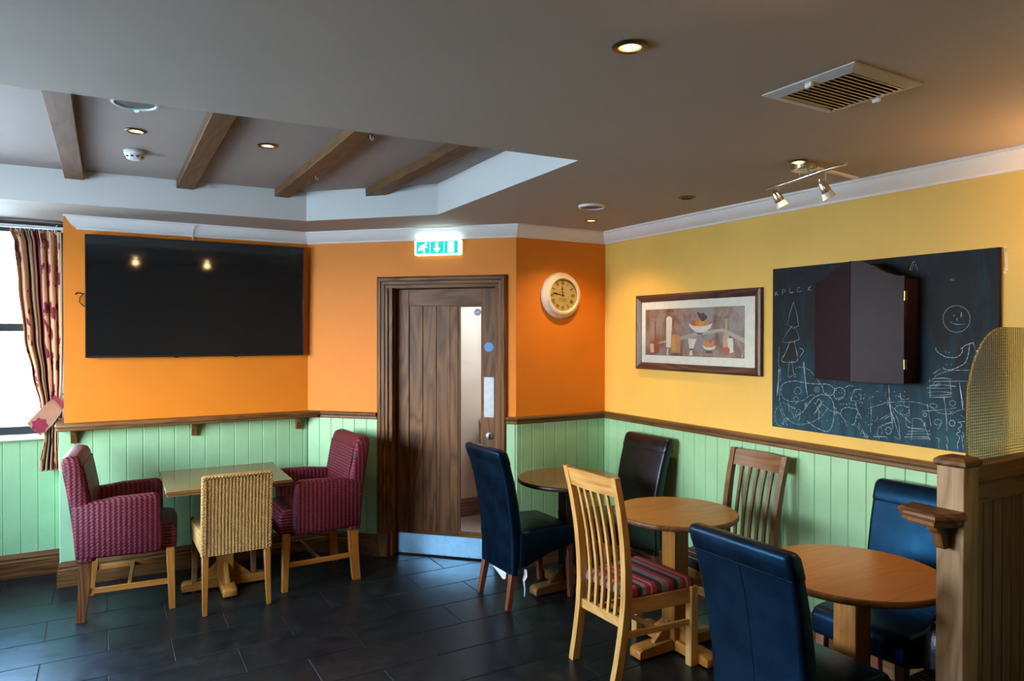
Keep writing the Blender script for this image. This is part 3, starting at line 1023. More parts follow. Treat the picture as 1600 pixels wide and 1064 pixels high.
# lobby behind the door
w_cor = wall('wall_lobby', (1.1, 5.585), (4.3, 5.585), M['greywall'], 'pale grey wall of the lobby seen through the door glass')
wall('wall_lobby_side', (4.3, 5.585), (4.3, YC+0.11), M['greywall'], 'end wall of the lobby')
wall('wall_lobby_front', (4.3, YC+0.102), (XY, YC+0.102), M['greywall'], 'front wall of the lobby', thick=0.05)
bm = BM(); prism(bm, [(1.44, 5.585), (XB+0.12, YC+0.11), (4.3, YC+0.11), (4.3, 5.585)], -0.05, 0.006, 'z')
struct(obj('floor_lobby', bm, M['carpet']), 'grey carpet of the lobby')
struct(obj('baseboard_lobby', sweep_segment(skirt, (1.1, 5.585), (4.3, 5.585), (0, -1), (0, -1)), M['oak_trim']['x'], angle=25), 'stepped oak skirting of the lobby')
light('lobby_lamp', 'AREA', (3.2, 4.9, 2.33), (0, 0, 0), 16, (1.0, 0.97, 0.92), shape='RECTANGLE', size=0.9, size_y=0.5)

# ------------------------------------------------------------------ ceiling things
def beam(xc, y0, y1, label, diag=False):
    bm = BM()
    h0, w = 2.522, 0.048
    if diag:   # cut to the angled side of the tray
        yl = lambda x: 1.157 + 4.735 - x
        pts = [(xc-w, y0), (xc+w, y0), (xc+w, yl(xc+w)-0.004), (xc-w, yl(xc-w)-0.004)]
    else:
        pts = [(xc-w, y0), (xc+w, y0), (xc+w, y1), (xc-w, y1)]
    prism(bm, pts, h0, ZT-0.001, 'z', bev=0.003)
    return tag(obj('ceiling_beam', bm, M['oak_beam']), label, 'beam', 'oak beams across the ceiling tray')
beam(-0.160, 2.615, 4.80, 'oak ceiling beam between the window recess and the ceiling speaker, first from the window')
beam(0.422, 2.58, 4.77, 'oak ceiling beam between the smoke detector and the bare downlight, second from the window')
b3 = beam(1.000, 2.54, 4.735, 'oak ceiling beam with two small white hooks, third from the window')
b4 = beam(1.510, 2.505, 0, 'oak ceiling beam that ends on the slanted side of the tray', diag=True)
for (x, y) in ((1.03, 3.05), (1.03, 4.0)):
    bm = BM()
    tube(bm, [(x, y, 2.522), (x, y, 2.508), (x+0.010, y, 2.498), (x+0.016, y, 2.508), (x+0.012, y, 2.513)], 0.0016, 6)
    obj('hook', bm, M['white_plastic'], b3)

def downlight(x, y, z, label, lit=True, watts=9.0):
    t = thing('downlight', label, 'downlight', (x, y, z), group='recessed ceiling downlights')
    bm = BM()
    lathe(bm, [(0.030, -0.001), (0.047, -0.001), (0.047, -0.004), (0.040, -0.008), (0.033, -0.008), (0.030, -0.004)], 28, cap=False)
    rings = bm
    obj('bezel', rings, M['bronze'], t)
    bm = BM()
    lathe(bm, [(0.031, -0.0035), (0.031, -0.0012)], 24)
    obj('lamp', bm, M['lens'] if lit else M['dark_edge'], t)
    if lit:
        light('downlight_beam', 'SPOT', (x, y, z-0.012), (0, 0, 0), watts, WARM, spot_size=R(125), spot_blend=0.8, shadow_soft_size=0.03)
    return t
downlight(1.189, 1.434, ZC, 'lit downlight nearest the camera, alone in the low ceiling', watts=12)
downlight(2.612, 2.010, ZC, 'lit downlight directly above the two-headed spotlight bar', watts=14)
downlight(2.776, 3.738, ZC, 'lit downlight in the corner above the clock and first round table', watts=24)
downlight(2.762, 2.845, ZC, 'unlit dark downlight in the ceiling beside the yellow wall', lit=False)
downlight(0.120, 3.715, ZT, 'lit downlight in the tray next to the smoke detector', watts=12)
downlight(0.703, 3.668, ZT, 'lit downlight in the tray between the second and third beams', watts=12)

def globe(x, y, label):
    t = thing('ceiling_lamp', label, 'ceiling lamp', (x, y, ZC), group='small ceiling lamps above the camera')
    bm = BM(); lathe(bm, [(0.045, -0.001), (0.045, -0.010), (0.030, -0.016)], 24); obj('base', bm, M['bronze'], t)
    bm = BM(); lathe(bm, [(0.010, -0.014), (0.016, -0.018), (0.018, -0.024), (0.016, -0.030), (0.008, -0.034)], 20); obj('globe', bm, M['lamp_on'], t)
    light('ceiling_lamp_glow', 'POINT', (x, y, ZC-0.08), (0, 0, 0), 1.5, WARM, shadow_soft_size=0.03)
globe(0.308, 0.80, 'small ceiling lamp above the camera position, the one nearer the windows')
globe(1.115, 0.80, 'small ceiling lamp above the camera position, the one nearer the yellow wall')

def speaker(x, y, z, r, label):
    t = thing('ceiling_speaker', label, 'speaker', (x, y, z), group='round ceiling speakers')
    bm = BM()
    lathe(bm, [(r*0.80, -0.001), (r, -0.001), (r, -0.006), (r*0.96, -0.014), (r*0.84, -0.016), (r*0.80, -0.010)], 36, cap=False)
    obj('rim', bm, M['white_plastic'], t)
    bm = BM(); lathe(bm, [(r*0.81, -0.009), (r*0.81, -0.002)], 32); obj('grille', bm, M['grille'], t)
    return t
speaker(2.463, 3.310, ZC, 0.080, 'round white speaker in the low ceiling near the clock wall')
speaker(0.103, 3.245, ZT, 0.092, 'round white speaker in the raised tray with a green light at its rim')
t = thing('indicator_light', 'small glowing green indicator beside the speaker in the tray', 'light', (0.112, 3.352, ZT))
bm = BM(); lathe(bm, [(0.014, -0.001), (0.014, -0.006), (0.010, -0.008)], 16); obj('rim', bm, M['white_plastic'], t)
bm = BM(); lathe(bm, [(0.009, -0.007), (0.008, -0.012), (0.004, -0.015)], 14); obj('lens', bm, M['led'], t)

t = thing('smoke_detector', 'white domed smoke detector on the tray ceiling between two beams', 'smoke detector', (0.128, 4.13, ZT))
bm = BM(); lathe(bm, [(0.050, -0.001), (0.052, -0.004), (0.051, -0.018), (0.047, -0.021)], 32); obj('base', bm, M['white_plastic'], t)
bm = BM(); lathe(bm, [(0.047, -0.020), (0.046, -0.030), (0.036, -0.043), (0.030, -0.047), (0.020, -0.048)], 32); obj('sensor_head', bm, M['white_plastic'], t)
for i in range(10):
    a = 2*PI*i/10
    bm = BM()
    box(bm, -0.007, 0.007, -0.002, 0.002, -0.004, 0.004, 0.001)
    obj('slot', bm, M['black_plastic'], t, (0.0425*math.cos(a), 0.0425*math.sin(a), -0.0355), (R(40), 0, a+PI/2))

# air grille
t = thing('air_vent', 'white square ceiling grille with angled slats above the blackboard tables', 'vent', (1.955, 1.355, ZC))
bm = BM()
W2, H2, I2, J2 = 0.168, 0.158, 0.128, 0.122
for (a, b) in (((-W2, -H2), (W2, -H2)), ((W2, -H2), (W2, H2)), ((W2, H2), (-W2, H2)), ((-W2, H2), (-W2, -H2))):
    ia = (a[0]*I2/W2, a[1]*J2/H2); ib = (b[0]*I2/W2, b[1]*J2/H2)
    loft(bm, [[(a[0], a[1], -0.001), (a[0], a[1], -0.005), (ia[0], ia[1], -0.014), (ia[0], ia[1], -0.001)],
              [(b[0], b[1], -0.001), (b[0], b[1], -0.005), (ib[0], ib[1], -0.014), (ib[0], ib[1], -0.001)]])
obj('frame', bm, M['vent_frame'], t, angle=20)
bm = BM(); box(bm, -I2, I2, -J2, J2, -0.0022, -0.0012); obj('duct', bm, M['black_plastic'], t)
for i in range(13):
    y = -J2+0.014 + i*(2*J2-0.028)/12
    bm = BM(); box(bm, -I2, I2, -0.0085, 0.0085, -0.001, 0.001)
    obj('slat', bm, plain('slat_cream', (0.62, 0.54, 0.42), 0.45) if i == 0 else bpy.data.materials['slat_cream'], t, (0, y, -0.0085), (R(38), 0, 0))
for (x, y) in ((-0.15, 0.0), (0.15, -0.02)):
    bm = BM(); box(bm, x-0.006, x+0.006, y-0.012, y+0.012, -0.022, -0.008, 0.002); obj('clip', bm, M['white_plastic'], t)

# two-headed spotlight bar
t = thing('spotlight_bar', 'chrome spotlight bar with two small frosted spot heads under the ceiling', 'spotlight', (2.66, 2.02, ZC))
bm = BM(); lathe(bm, [(0.052, -0.001), (0.054, -0.004), (0.052, -0.030), (0.046, -0.034)], 32); obj('base', bm, M['chrome'], t)
bm = BM()
pts = []
for i in range(13):
    s = i/12*2-1
    pts.append((-0.012*s + 0.012*math.sin(s*PI), -0.21*s, -0.062 + 0.012*s + 0.006*math.sin(s*PI)))
tube(bm, pts, 0.0065, 10); obj('rail', bm, M['chrome'], t)
bm = BM()
bm.free()
for y in (-0.025, 0.025):
    bm = BM(); tube(bm, [(0, y, -0.03), (0, y, -0.062)], 0.004, 8); obj('stem', bm, M['chrome'], t)
for sgn in (-1, 1):
    y = 0.135 if sgn < 0 else -0.105
    sx = -0.012*(-y/0.21)
    bm = BM(); tube(bm, [(0, y, -0.060), (-0.002, y+0.002, -0.104)], 0.0055, 10); obj('pivot', bm, M['chrome'], t)
    rot = (R(-14), R(-26), 0)
    bm = BM(); lathe(bm, [(0.003, 0.030), (0.011, 0.022), (0.017, 0.008), (0.0205, -0.012), (0.0215, -0.030), (0.021, -0.034)], 20)
    hd = obj('spot_head', bm, M['chrome'], t, (-0.008, y+0.004, -0.118), rot)
    bm = BM(); lathe(bm, [(0.0215, -0.033), (0.0255, -0.050), (0.0285, -0.058), (0.024, -0.060), (0.018, -0.052), (0.012, -0.048)], 20)
    obj('spot_shade', bm, M['frosted'], hd)
bm = BM(); box(bm, 0, 0.40, -0.0125, 0.0125, -0.010, -0.0005, 0.002)
tag(obj('cable_trunking', bm, M['white'], loc=(2.715, 2.035, ZC), rot=(0, 0, R(5))), 'white plastic cable trunking on the ceiling from spotlight bar to cornice', 'trunking')

# lamp on the yellow wall, beyond the right edge of the picture
t = thing('wall_lamp', 'small half-round uplighter on the yellow wall beyond the booth screen', 'wall lamp', (XY-0.001, 0.93, 1.98))
bm = BM()
prof = []
lathe(bm, [(0.02, -0.09), (0.06, -0.06), (0.09, -0.01), (0.095, 0.02), (0.09, 0.02), (0.055, -0.045), (0.02, -0.07)], 24, (-0.10, 0, 0), cap=False)
obj('bowl', bm, M['frosted'], t)
bm = BM(); box(bm, -0.02, 0, -0.04, 0.04, -0.09, 0.03, 0.004); obj('back_plate', bm, M['bronze'], t)
bm = BM(); lathe(bm, [(0.012, -0.04), (0.022, -0.01), (0.015, 0.01)], 14, (-0.10, 0, 0)); obj('bulb', bm, M['lamp_on'], t)
light('wall_lamp_glow', 'POINT', (XY-0.12, 0.93, 2.06), (0, 0, 0), 9, WARM, shadow_soft_size=0.03)

# ------------------------------------------------------------------ things on the walls
# television
t = thing('television', 'large black wall-mounted television above the shelf, switched off', 'television', (0.573, YT-0.058, 1.866), (R(1.25), 0, 0))
TWd, THt = 0.693, 0.399
bm = BM(); box(bm, -TWd, TWd, 0.0, 0.035, -THt, THt, 0.004); obj('housing', bm, M['black_plastic'], t)
bm = BM(); box(bm, -TWd+0.007, TWd-0.007, -0.0015, 0.001, -THt+0.012, THt-0.007); obj('screen', bm, M['screen'], t)
bm = BM()
for a, b, z0, z1 in ((-TWd, TWd, THt-0.007, THt), (-TWd, TWd, -THt, -THt+0.012), (-TWd, -TWd+0.007, -THt, THt), (TWd-0.007, TWd, -THt, THt)):
    box(bm, a, b, -0.004, 0.002, z0, z1, 0.001)
obj('bezel', bm, M['black_plastic'], t)
for x in (-0.16, 0.22):
    bm = BM(); box(bm, x-0.015, x+0.015, 0.0, 0.02, -THt-0.006, -THt+0.004, 0.002); obj('sensor_foot', bm, M['black_plastic'], t)
bm = BM(); box(bm, -0.25, 0.25, 0.035, 0.045, -0.18, 0.18, 0.002); obj('wall_bracket', bm, M['black_plastic'], t)
bm = BM(); tube(bm, [(0.0, 0, 0), (0.010, -0.006, 0.012), (0.028, -0.012, 0.008), (0.045, -0.006, 0.004)], 0.0035, 8)
tube(bm, [(0.045, -0.006, 0.004), (0.026, -0.014, -0.02), (0.024, -0.014, -0.05), (0.045, -0.008, -0.075), (0.062, -0.004, -0.08)], 0.0035, 8)
tag(obj('black_cable', bm, M['black_plastic'], loc=(-0.175, YT-0.004, 1.878)), 'short black cable looping out at the left edge of the television', 'cable')
bm = BM(); tube(bm, [(0.010, -0.083, 0.082), (-0.006, -0.072, 0.050), (-0.014, -0.040, 0.018), (-0.006, -0.014, -0.012), (0.012, -0.010, -0.042), (0.014, -0.010, -0.06)], 0.0035, 8)
tag(obj('white_cable', bm, M['white'], loc=(0.525, YT, 2.297)), 'white cable hanging over the cornice down to the top of the television', 'cable')

# long shelf under the television
t = thing('wall_shelf', 'long narrow oak shelf on brackets under the television', 'shelf', (0, YT, 0))
bm = BM()
D_ = 0.125
xe = XC + D_*(math.sqrt(2)-1)
pts = [(XD-0.035, 0.0), (XD-0.035, -D_+0.02), (XD-0.02, -D_), (XC-0.045*1.0+D_-0.01, -D_), (XC-0.018, -0.044)]
pts = [(XD-0.045, 0.34), (XD-0.045, -D_+0.02), (XD-0.03, -D_), (XC+0.062, -D_), (XC-0.018, -0.043), (XC-0.002, -0.001), (XD-0.001, -0.001), (XD-0.001, 0.34)]
prism(bm, pts, 1.026, 1.048, 'z', bev=0.003)
obj('shelf_board', bm, M['oak_trim']['x'], t)
bm = BM()
pts = [(XD-0.037, 0.34), (XD-0.037, -D_+0.022), (XD-0.026, -D_+0.010), (XC+0.046, -D_+0.010), (XC-0.018, -0.043), (XC-0.002, -0.001), (XD-0.001, -0.001), (XD-0.001, 0.34)]
prism(bm, pts, 1.006, 1.026, 'z', bev=0.004)
obj('edge_moulding', bm, M['oak_trim']['x'], t)
for x in (-0.185, 0.523, 1.232):
    bm = BM()
    prism(bm, [(-0.017, 1.006), (-0.075, 1.006), (-0.075, 0.985), (-0.060, 0.965), (-0.045, 0.940), (-0.040, 0.918), (-0.017, 0.918)], x-0.018, x+0.018, 'x', bev=0.002)
    obj('bracket', bm, M['oak_trim']['z'], t)

# exit sign on the angled wall
t = thing('exit_sign', 'lit green and white emergency exit sign above the oak door', 'sign', (XC, YT, 0), (0, 0, -PI/4))
E0, E1, EZ0, EZ1 = 0.885, 1.232, 2.184, 2.291
bm = BM(); box(bm, E0, E1, -0.055, -0.001, EZ0, EZ1, 0.009, 3); obj('housing', bm, M['sign_lit'], t)
pw = (E1-E0-0.045)/3
for i in range(3):
    a = E0+0.018 + i*(pw+0.0045)
    bm = BM(); box(bm, a, a+pw, -0.058, -0.053, EZ0+0.010, EZ1-0.010, 0.001)
    pn = obj('panel', bm, M['sign_green'], t)
    cx, cz = a+pw/2, (EZ0+EZ1)/2
    bm = BM()
    yy0, yy1 = -0.0595, -0.0575
    if i == 0:      # running figure
        lathe(bm, [(0.0085, yy0), (0.0085, yy1)], 16, (cx+0.024, 0, cz+0.031), 'y')
        prism(bm, [(cx+0.016, cz+0.024), (cx+0.022, cz+0.012), (cx+0.010, cz-0.012), (cx-0.006, cz-0.006), (cx-0.004, cz+0.018)], yy0, yy1, 'y')
        prism(bm, [(cx-0.004, cz+0.020), (cx-0.026, cz+0.008), (cx-0.030, cz-0.006), (cx-0.023, cz-0.006), (cx-0.018, cz+0.004), (cx-0.004, cz+0.010)], yy0, yy1, 'y')
        prism(bm, [(cx+0.018, cz+0.014), (cx+0.034, cz+0.004), (cx+0.030, cz-0.002), (cx+0.014, cz+0.005)], yy0, yy1, 'y')
        prism(bm, [(cx-0.006, cz-0.004), (cx-0.036, cz-0.010), (cx-0.036, cz-0.019), (cx-0.002, cz-0.014)], yy0, yy1, 'y')
        prism(bm, [(cx+0.000, cz-0.008), (cx+0.011, cz-0.010), (cx+0.016, cz-0.040), (cx+0.008, cz-0.040)], yy0, yy1, 'y')
    elif i == 1:    # arrow down
        prism(bm, [(cx-0.008, cz+0.036), (cx+0.008, cz+0.036), (cx+0.008, cz-0.006), (cx+0.026, cz-0.006), (cx, cz-0.037), (cx-0.026, cz-0.006), (cx-0.008, cz-0.006)], yy0, yy1, 'y')
    else:           # doorway
        box(bm, cx-0.022, cx+0.022, yy0, yy1, cz-0.036, cz+0.036)
    obj('pictogram', bm, M['sign_white'], pn)
light('exit_sign_glow', 'AREA', (XC+U.x*1.06-0.03, YT+U.y*1.06-0.03, 2.297), (PI, 0, -PI/4), 0.16, (0.72, 0.95, 1.0), shape='RECTANGLE', size=0.30, size_y=0.03)

# clock
t = thing('wall_clock', 'round cream-rimmed clock with a tan roman dial on the orange wall', 'clock', (2.826, YC, 1.904))
bm = BM(); lathe(bm, [(0.165, -0.001), (0.167, -0.012), (0.160, -0.030), (0.150, -0.038), (0.143, -0.040), (0.136, -0.052), (0.124, -0.055), (0.117, -0.050), (0.115, -0.034)], 56, axis='y', cap=False)
obj('rim', bm, M['cream'], t)
bm = BM(); lathe(bm, [(0.116, -0.034), (0.116, -0.010)], 48, axis='y'); dial = obj('dial', bm, M['dial'], t)
bm = BM()
def stroke(bm, p, q, w, y0, y1):
    p, q = Vector(p), Vector(q)
    d = (q-p).normalized(); n = Vector((-d.y, d.x))*w/2
    prism(bm, [tuple(p+n), tuple(p-n), tuple(q-n), tuple(q+n)], y0, y1, 'y')
ROMAN = {1: 'I', 2: 'II', 3: 'III', 4: 'IIII', 5: 'V', 6: 'VI', 7: 'VII', 8: 'VIII', 9: 'IX', 10: 'X', 11: 'XI', 12: 'XII'}
for hh, txt in ROMAN.items():
    bm = BM()
    a = R(90-30*hh)
    rad = Vector((math.cos(a), math.sin(a))); tan = Vector((rad.y, -rad.x))
    wd = {'I': 0.0068, 'V': 0.013, 'X': 0.0125}
    tot = sum(wd[c] for c in txt)
    x = -tot/2
    r0, r1 = 0.076, 0.103
    for c in txt:
        w = wd[c]
        P = lambda u, v: rad*(r0+(r1-r0)*v) + tan*(x+w*u)
        if c == 'I':
            stroke(bm, P(0.5, 0), P(0.5, 1), 0.0034, -0.0350, -0.0338)
        elif c == 'V':
            stroke(bm, P(0.1, 1), P(0.5, 0), 0.0036, -0.0350, -0.0338); stroke(bm, P(0.9, 1), P(0.5, 0), 0.0016, -0.0350, -0.0338)
        else:
            stroke(bm, P(0.1, 1), P(0.85, 0), 0.0036, -0.0350, -0.0338); stroke(bm, P(0.85, 1), P(0.1, 0), 0.0016, -0.0350, -0.0338)
        x += w
    obj('numeral', bm, M['ink'], dial)
bm = BM()
rg = random.Random(3)
for row, (z, n, h) in enumerate(((-0.027, 8, 0.012), (-0.041, 9, 0.007), (0.020, 6, 0.003))):
    bm = BM()
    for i in range(n):
        x = (i-(n-1)/2)*0.0088
        stroke(bm, (x-0.002, z-h*0.5*rg.uniform(0.6, 1)), (x+0.002, z+h*0.5*rg.uniform(0.6, 1)), 0.0028, -0.0350, -0.0338)
    obj('maker_lettering', bm, M['ink'], dial)
def hand(name, ang, length, w):
    bm = BM()
    d = Vector((math.cos(ang), math.sin(ang))); n = Vector((-d.y, d.x))
    P = lambda s, o: tuple(d*length*s + n*o)
    prism(bm, [P(-0.16, w*0.6), P(-0.16, -w*0.6), P(0.55, -w*0.5), P(0.62, -w*1.9), P(0.70, -w*1.4), P(1.0, 0), P(0.70, w*1.4), P(0.62, w*1.9), P(0.55, w*0.5)], -0.039, -0.0375, 'y')
    obj(name, bm, M['ink'], t)
hand('hour_hand', R(90-30*(11+47/60)), 0.066, 0.0036)
hand('minute_hand', R(90-6*47), 0.092, 0.0030)
bm = BM(); lathe(bm, [(0.006, -0.041), (0.006, -0.034)], 16, axis='y'); obj('hub', bm, M['ink'], t)
bm = BM(); lathe(bm, [(0.1165, -0.046), (0.1165, -0.044)], 48, axis='y'); obj('glass', bm, M['pane'], t)

# framed still life.  On the yellow wall the local frame is x = YC - Y, y = X - XY
t = thing('framed_picture', 'dark-framed still-life picture of bottles and fruit bowls on the yellow wall', 'picture', (XY, YC, 0), (0, 0, -PI/2))
P0, P1, PZ0, PZ1 = YC-3.795, YC-2.717, 1.385, 1.893
fwid = 0.047
def frame_side(name, a, b, c_, d_, mat):
    """outer edge a->b, inner edge d_->c_"""
    bm = BM()
    ra = [(a[0], -0.001, a[1]), (a[0], -0.026, a[1]), (a[0]*0.7+d_[0]*0.3, -0.030, a[1]*0.7+d_[1]*0.3), (d_[0], -0.016, d_[1]), (d_[0], -0.001, d_[1])]
    rb = [(b[0], -0.001, b[1]), (b[0], -0.026, b[1]), (b[0]*0.7+c_[0]*0.3, -0.030, b[1]*0.7+c_[1]*0.3), (c_[0], -0.016, c_[1]), (c_[0], -0.001, c_[1])]
    loft(bm, [ra, rb])
    obj(name, bm, mat, t, angle=20)
o_ = [(P0, PZ0), (P1, PZ0), (P1, PZ1), (P0, PZ1)]
i_ = [(P0+fwid, PZ0+fwid), (P1-fwid, PZ0+fwid), (P1-fwid, PZ1-fwid), (P0+fwid, PZ1-fwid)]
for q in range(4):
    r = (q+1) % 4
    frame_side('frame_side', o_[q], o_[r], i_[r], i_[q], M['frame_dark'] if q % 2 == 0 else M['frame_dark_z'])
bm = BM(); box(bm, P0+fwid-0.002, P1-fwid+0.002, -0.012, -0.002, PZ0+fwid-0.002, PZ1-fwid+0.002); obj('mount', bm, M['mat'], t)
C0, C1, CZ0, CZ1 = YC-3.707, YC-2.842, 1.484, 1.794
bm = BM(); box(bm, C0, C1, -0.0135, -0.0115, CZ0, CZ1); cv = obj('painted_print', bm, M['canvas'], t)
PAINT = [('pale',[3687,1550,3326,1618,3208,1642,3002,1662,2845,1602,2845,1574,3009,1642,3208,1618,3326,1593]),('rust',[3614,1715,3602,1715,3598,1617,3575,1565,3572,1500,3623,1498,3628,1564,3616,1617]),('pink',[3659,1561,3623,1561,3620,1502,3657,1500]),('white',[3501,1729,3489,1741,3474,1745,3457,1740,3445,1728,3457,1538,3500,1540]),('white',[3490,1534,3479,1534,3482,1486,3494,1486]),('amber',[3455,1614,3432,1627,3379,1621,3366,1605,3368,1504,3454,1505]),('gold',[3441,1605,3419,1611,3414,1517,3445,1519]),('white',[3300,1599,3223,1598,3253,1534,3286,1535]),('dark',[3286,1535,3253,1534,3264,1523,3276,1523]),('white',[3278,1523,3262,1523,3257,1491,3291,1491]),('red',[3223,1695,3225,1688,3232,1681,3241,1678,3251,1678,3260,1682,3266,1688,3268,1696,3266,1704,3260,1710,3251,1714,3241,1713,3232,1710,3225,1703]),('orange',[3187,1695,3190,1686,3197,1679,3207,1675,3218,1675,3228,1679,3235,1687,3238,1696,3235,1705,3228,1712,3218,1715,3207,1715,3197,1711,3190,1704]),('gold',[3153,1695,3156,1685,3163,1678,3173,1674,3185,1674,3196,1678,3203,1686,3206,1695,3203,1705,3196,1712,3185,1716,3174,1716,3163,1712,3156,1704]),('amber',[3118,1695,3121,1687,3127,1680,3136,1677,3146,1677,3156,1681,3162,1688,3165,1696,3162,1704,3156,1711,3147,1714,3136,1714,3127,1710,3121,1704]),('plum',[3173,1741,3175,1734,3180,1729,3188,1726,3196,1726,3204,1729,3209,1735,3211,1742,3209,1749,3204,1754,3196,1757,3188,1757,3180,1753,3175,1748]),('plum',[3151,1723,3153,1715,3159,1710,3167,1707,3176,1707,3184,1710,3190,1716,3192,1723,3190,1731,3184,1736,3176,1740,3167,1739,3159,1736,3153,1730]),('plum',[3134,1731,3136,1725,3140,1720,3147,1718,3155,1718,3162,1721,3167,1726,3169,1732,3167,1738,3162,1743,3155,1746,3147,1746,3140,1743,3136,1738]),('plum',[3197,1757,3198,1753,3201,1749,3206,1747,3211,1748,3216,1750,3219,1753,3220,1757,3219,1761,3216,1765,3211,1766,3206,1766,3201,1764,3198,1761]),('plum',[3153,1747,3154,1741,3158,1737,3164,1735,3171,1735,3177,1738,3181,1742,3182,1747,3181,1752,3177,1757,3171,1759,3164,1759,3158,1756,3154,1752]),('leaf',[3240,1710,3241,1707,3244,1704,3248,1703,3252,1703,3256,1704,3259,1707,3260,1711,3259,1714,3256,1717,3252,1718,3248,1718,3244,1717,3241,1714]),('white',[3296,1695,3250,1679,3192,1675,3135,1679,3090,1695,3107,1665,3147,1642,3191,1635,3235,1643,3273,1665]),('dark',[3224,1633,3171,1635,3179,1624,3216,1624]),('orange',[3130,1567,3132,1560,3138,1554,3146,1551,3155,1551,3163,1554,3169,1560,3171,1567,3169,1574,3163,1580,3155,1583,3146,1583,3138,1580,3132,1575]),('amber',[3099,1565,3102,1556,3108,1550,3117,1546,3127,1546,3137,1549,3143,1556,3145,1564,3143,1572,3137,1579,3127,1583,3117,1583,3108,1579,3102,1573]),('orange',[3073,1571,3075,1564,3080,1558,3088,1555,3097,1555,3105,1558,3111,1563,3113,1571,3111,1578,3105,1584,3097,1587,3089,1587,3081,1584,3075,1578]),('red',[3092,1583,3094,1577,3097,1573,3103,1571,3110,1571,3115,1573,3119,1577,3121,1582,3119,1587,3115,1592,3110,1594,3103,1594,3098,1592,3094,1588]),('white',[3179,1559,3142,1546,3102,1545,3058,1557,3078,1534,3118,1526,3154,1534]),('dark',[3134,1525,3102,1526,3086,1511,3150,1509]),('tan',[2985,1727,2974,1727,2970,1641,2952,1601,2950,1514,3001,1513,3005,1607,2985,1641]),('dark',[2985,1731,2974,1731,2974,1722,2985,1722]),('white',[2969,1602,2927,1604,2922,1518,2963,1513]),('dark',[2955,1613,2942,1613,2941,1603,2955,1603]),('red',[2950,1529,2953,1519,2960,1511,2971,1506,2983,1506,2994,1510,3001,1518,3004,1528,3002,1538,2994,1547,2983,1551,2971,1551,2960,1547,2953,1539]),('pale',[2861,1511,2852,1512,2852,1486,2862,1486])]
pc = {'pale': (0.42, 0.35, 0.31), 'rust': (0.30, 0.075, 0.03), 'pink': (0.72, 0.42, 0.34), 'white': (0.70, 0.63, 0.58), 'amber': (0.52, 0.24, 0.10), 'gold': (0.62, 0.30, 0.07),
      'dark': (0.06, 0.035, 0.03), 'red': (0.50, 0.085, 0.04), 'orange': (0.68, 0.20, 0.03), 'plum': (0.075, 0.02, 0.03), 'leaf': (0.20, 0.24, 0.07), 'tan': (0.50, 0.34, 0.19)}
names = list(pc)
pm = [plain('print_'+n, pc[n], 0.4) for n in names]
bm = BM()
for lay, (cn, fl) in enumerate(PAINT):
    pts = [(YC-fl[k]/1000.0, fl[k+1]/1000.0) for k in range(0, len(fl), 2)]
    pts = [(min(max(a, C0+0.001), C1-0.001), min(max(b, CZ0+0.001), CZ1-0.001)) for a, b in pts]
    f = bm.faces.new([bm.verts.new((a, -0.0137-0.00006*lay, b)) for a, b in pts])
    f.material_index = names.index(cn)
bmesh.ops.triangulate(bm, faces=bm.faces[:])
for f in bm.faces:
    f.normal_update()
    if f.normal.y > 0:
        f.normal_flip()
obj('painted_shapes', bm, pm, cv, fix=False)
bm = BM(); box(bm, P0+fwid-0.002, P1-fwid+0.002, -0.0185, -0.0175, PZ0+fwid-0.002, PZ1-fwid+0.002); obj('glass', bm, M['pane'], t)

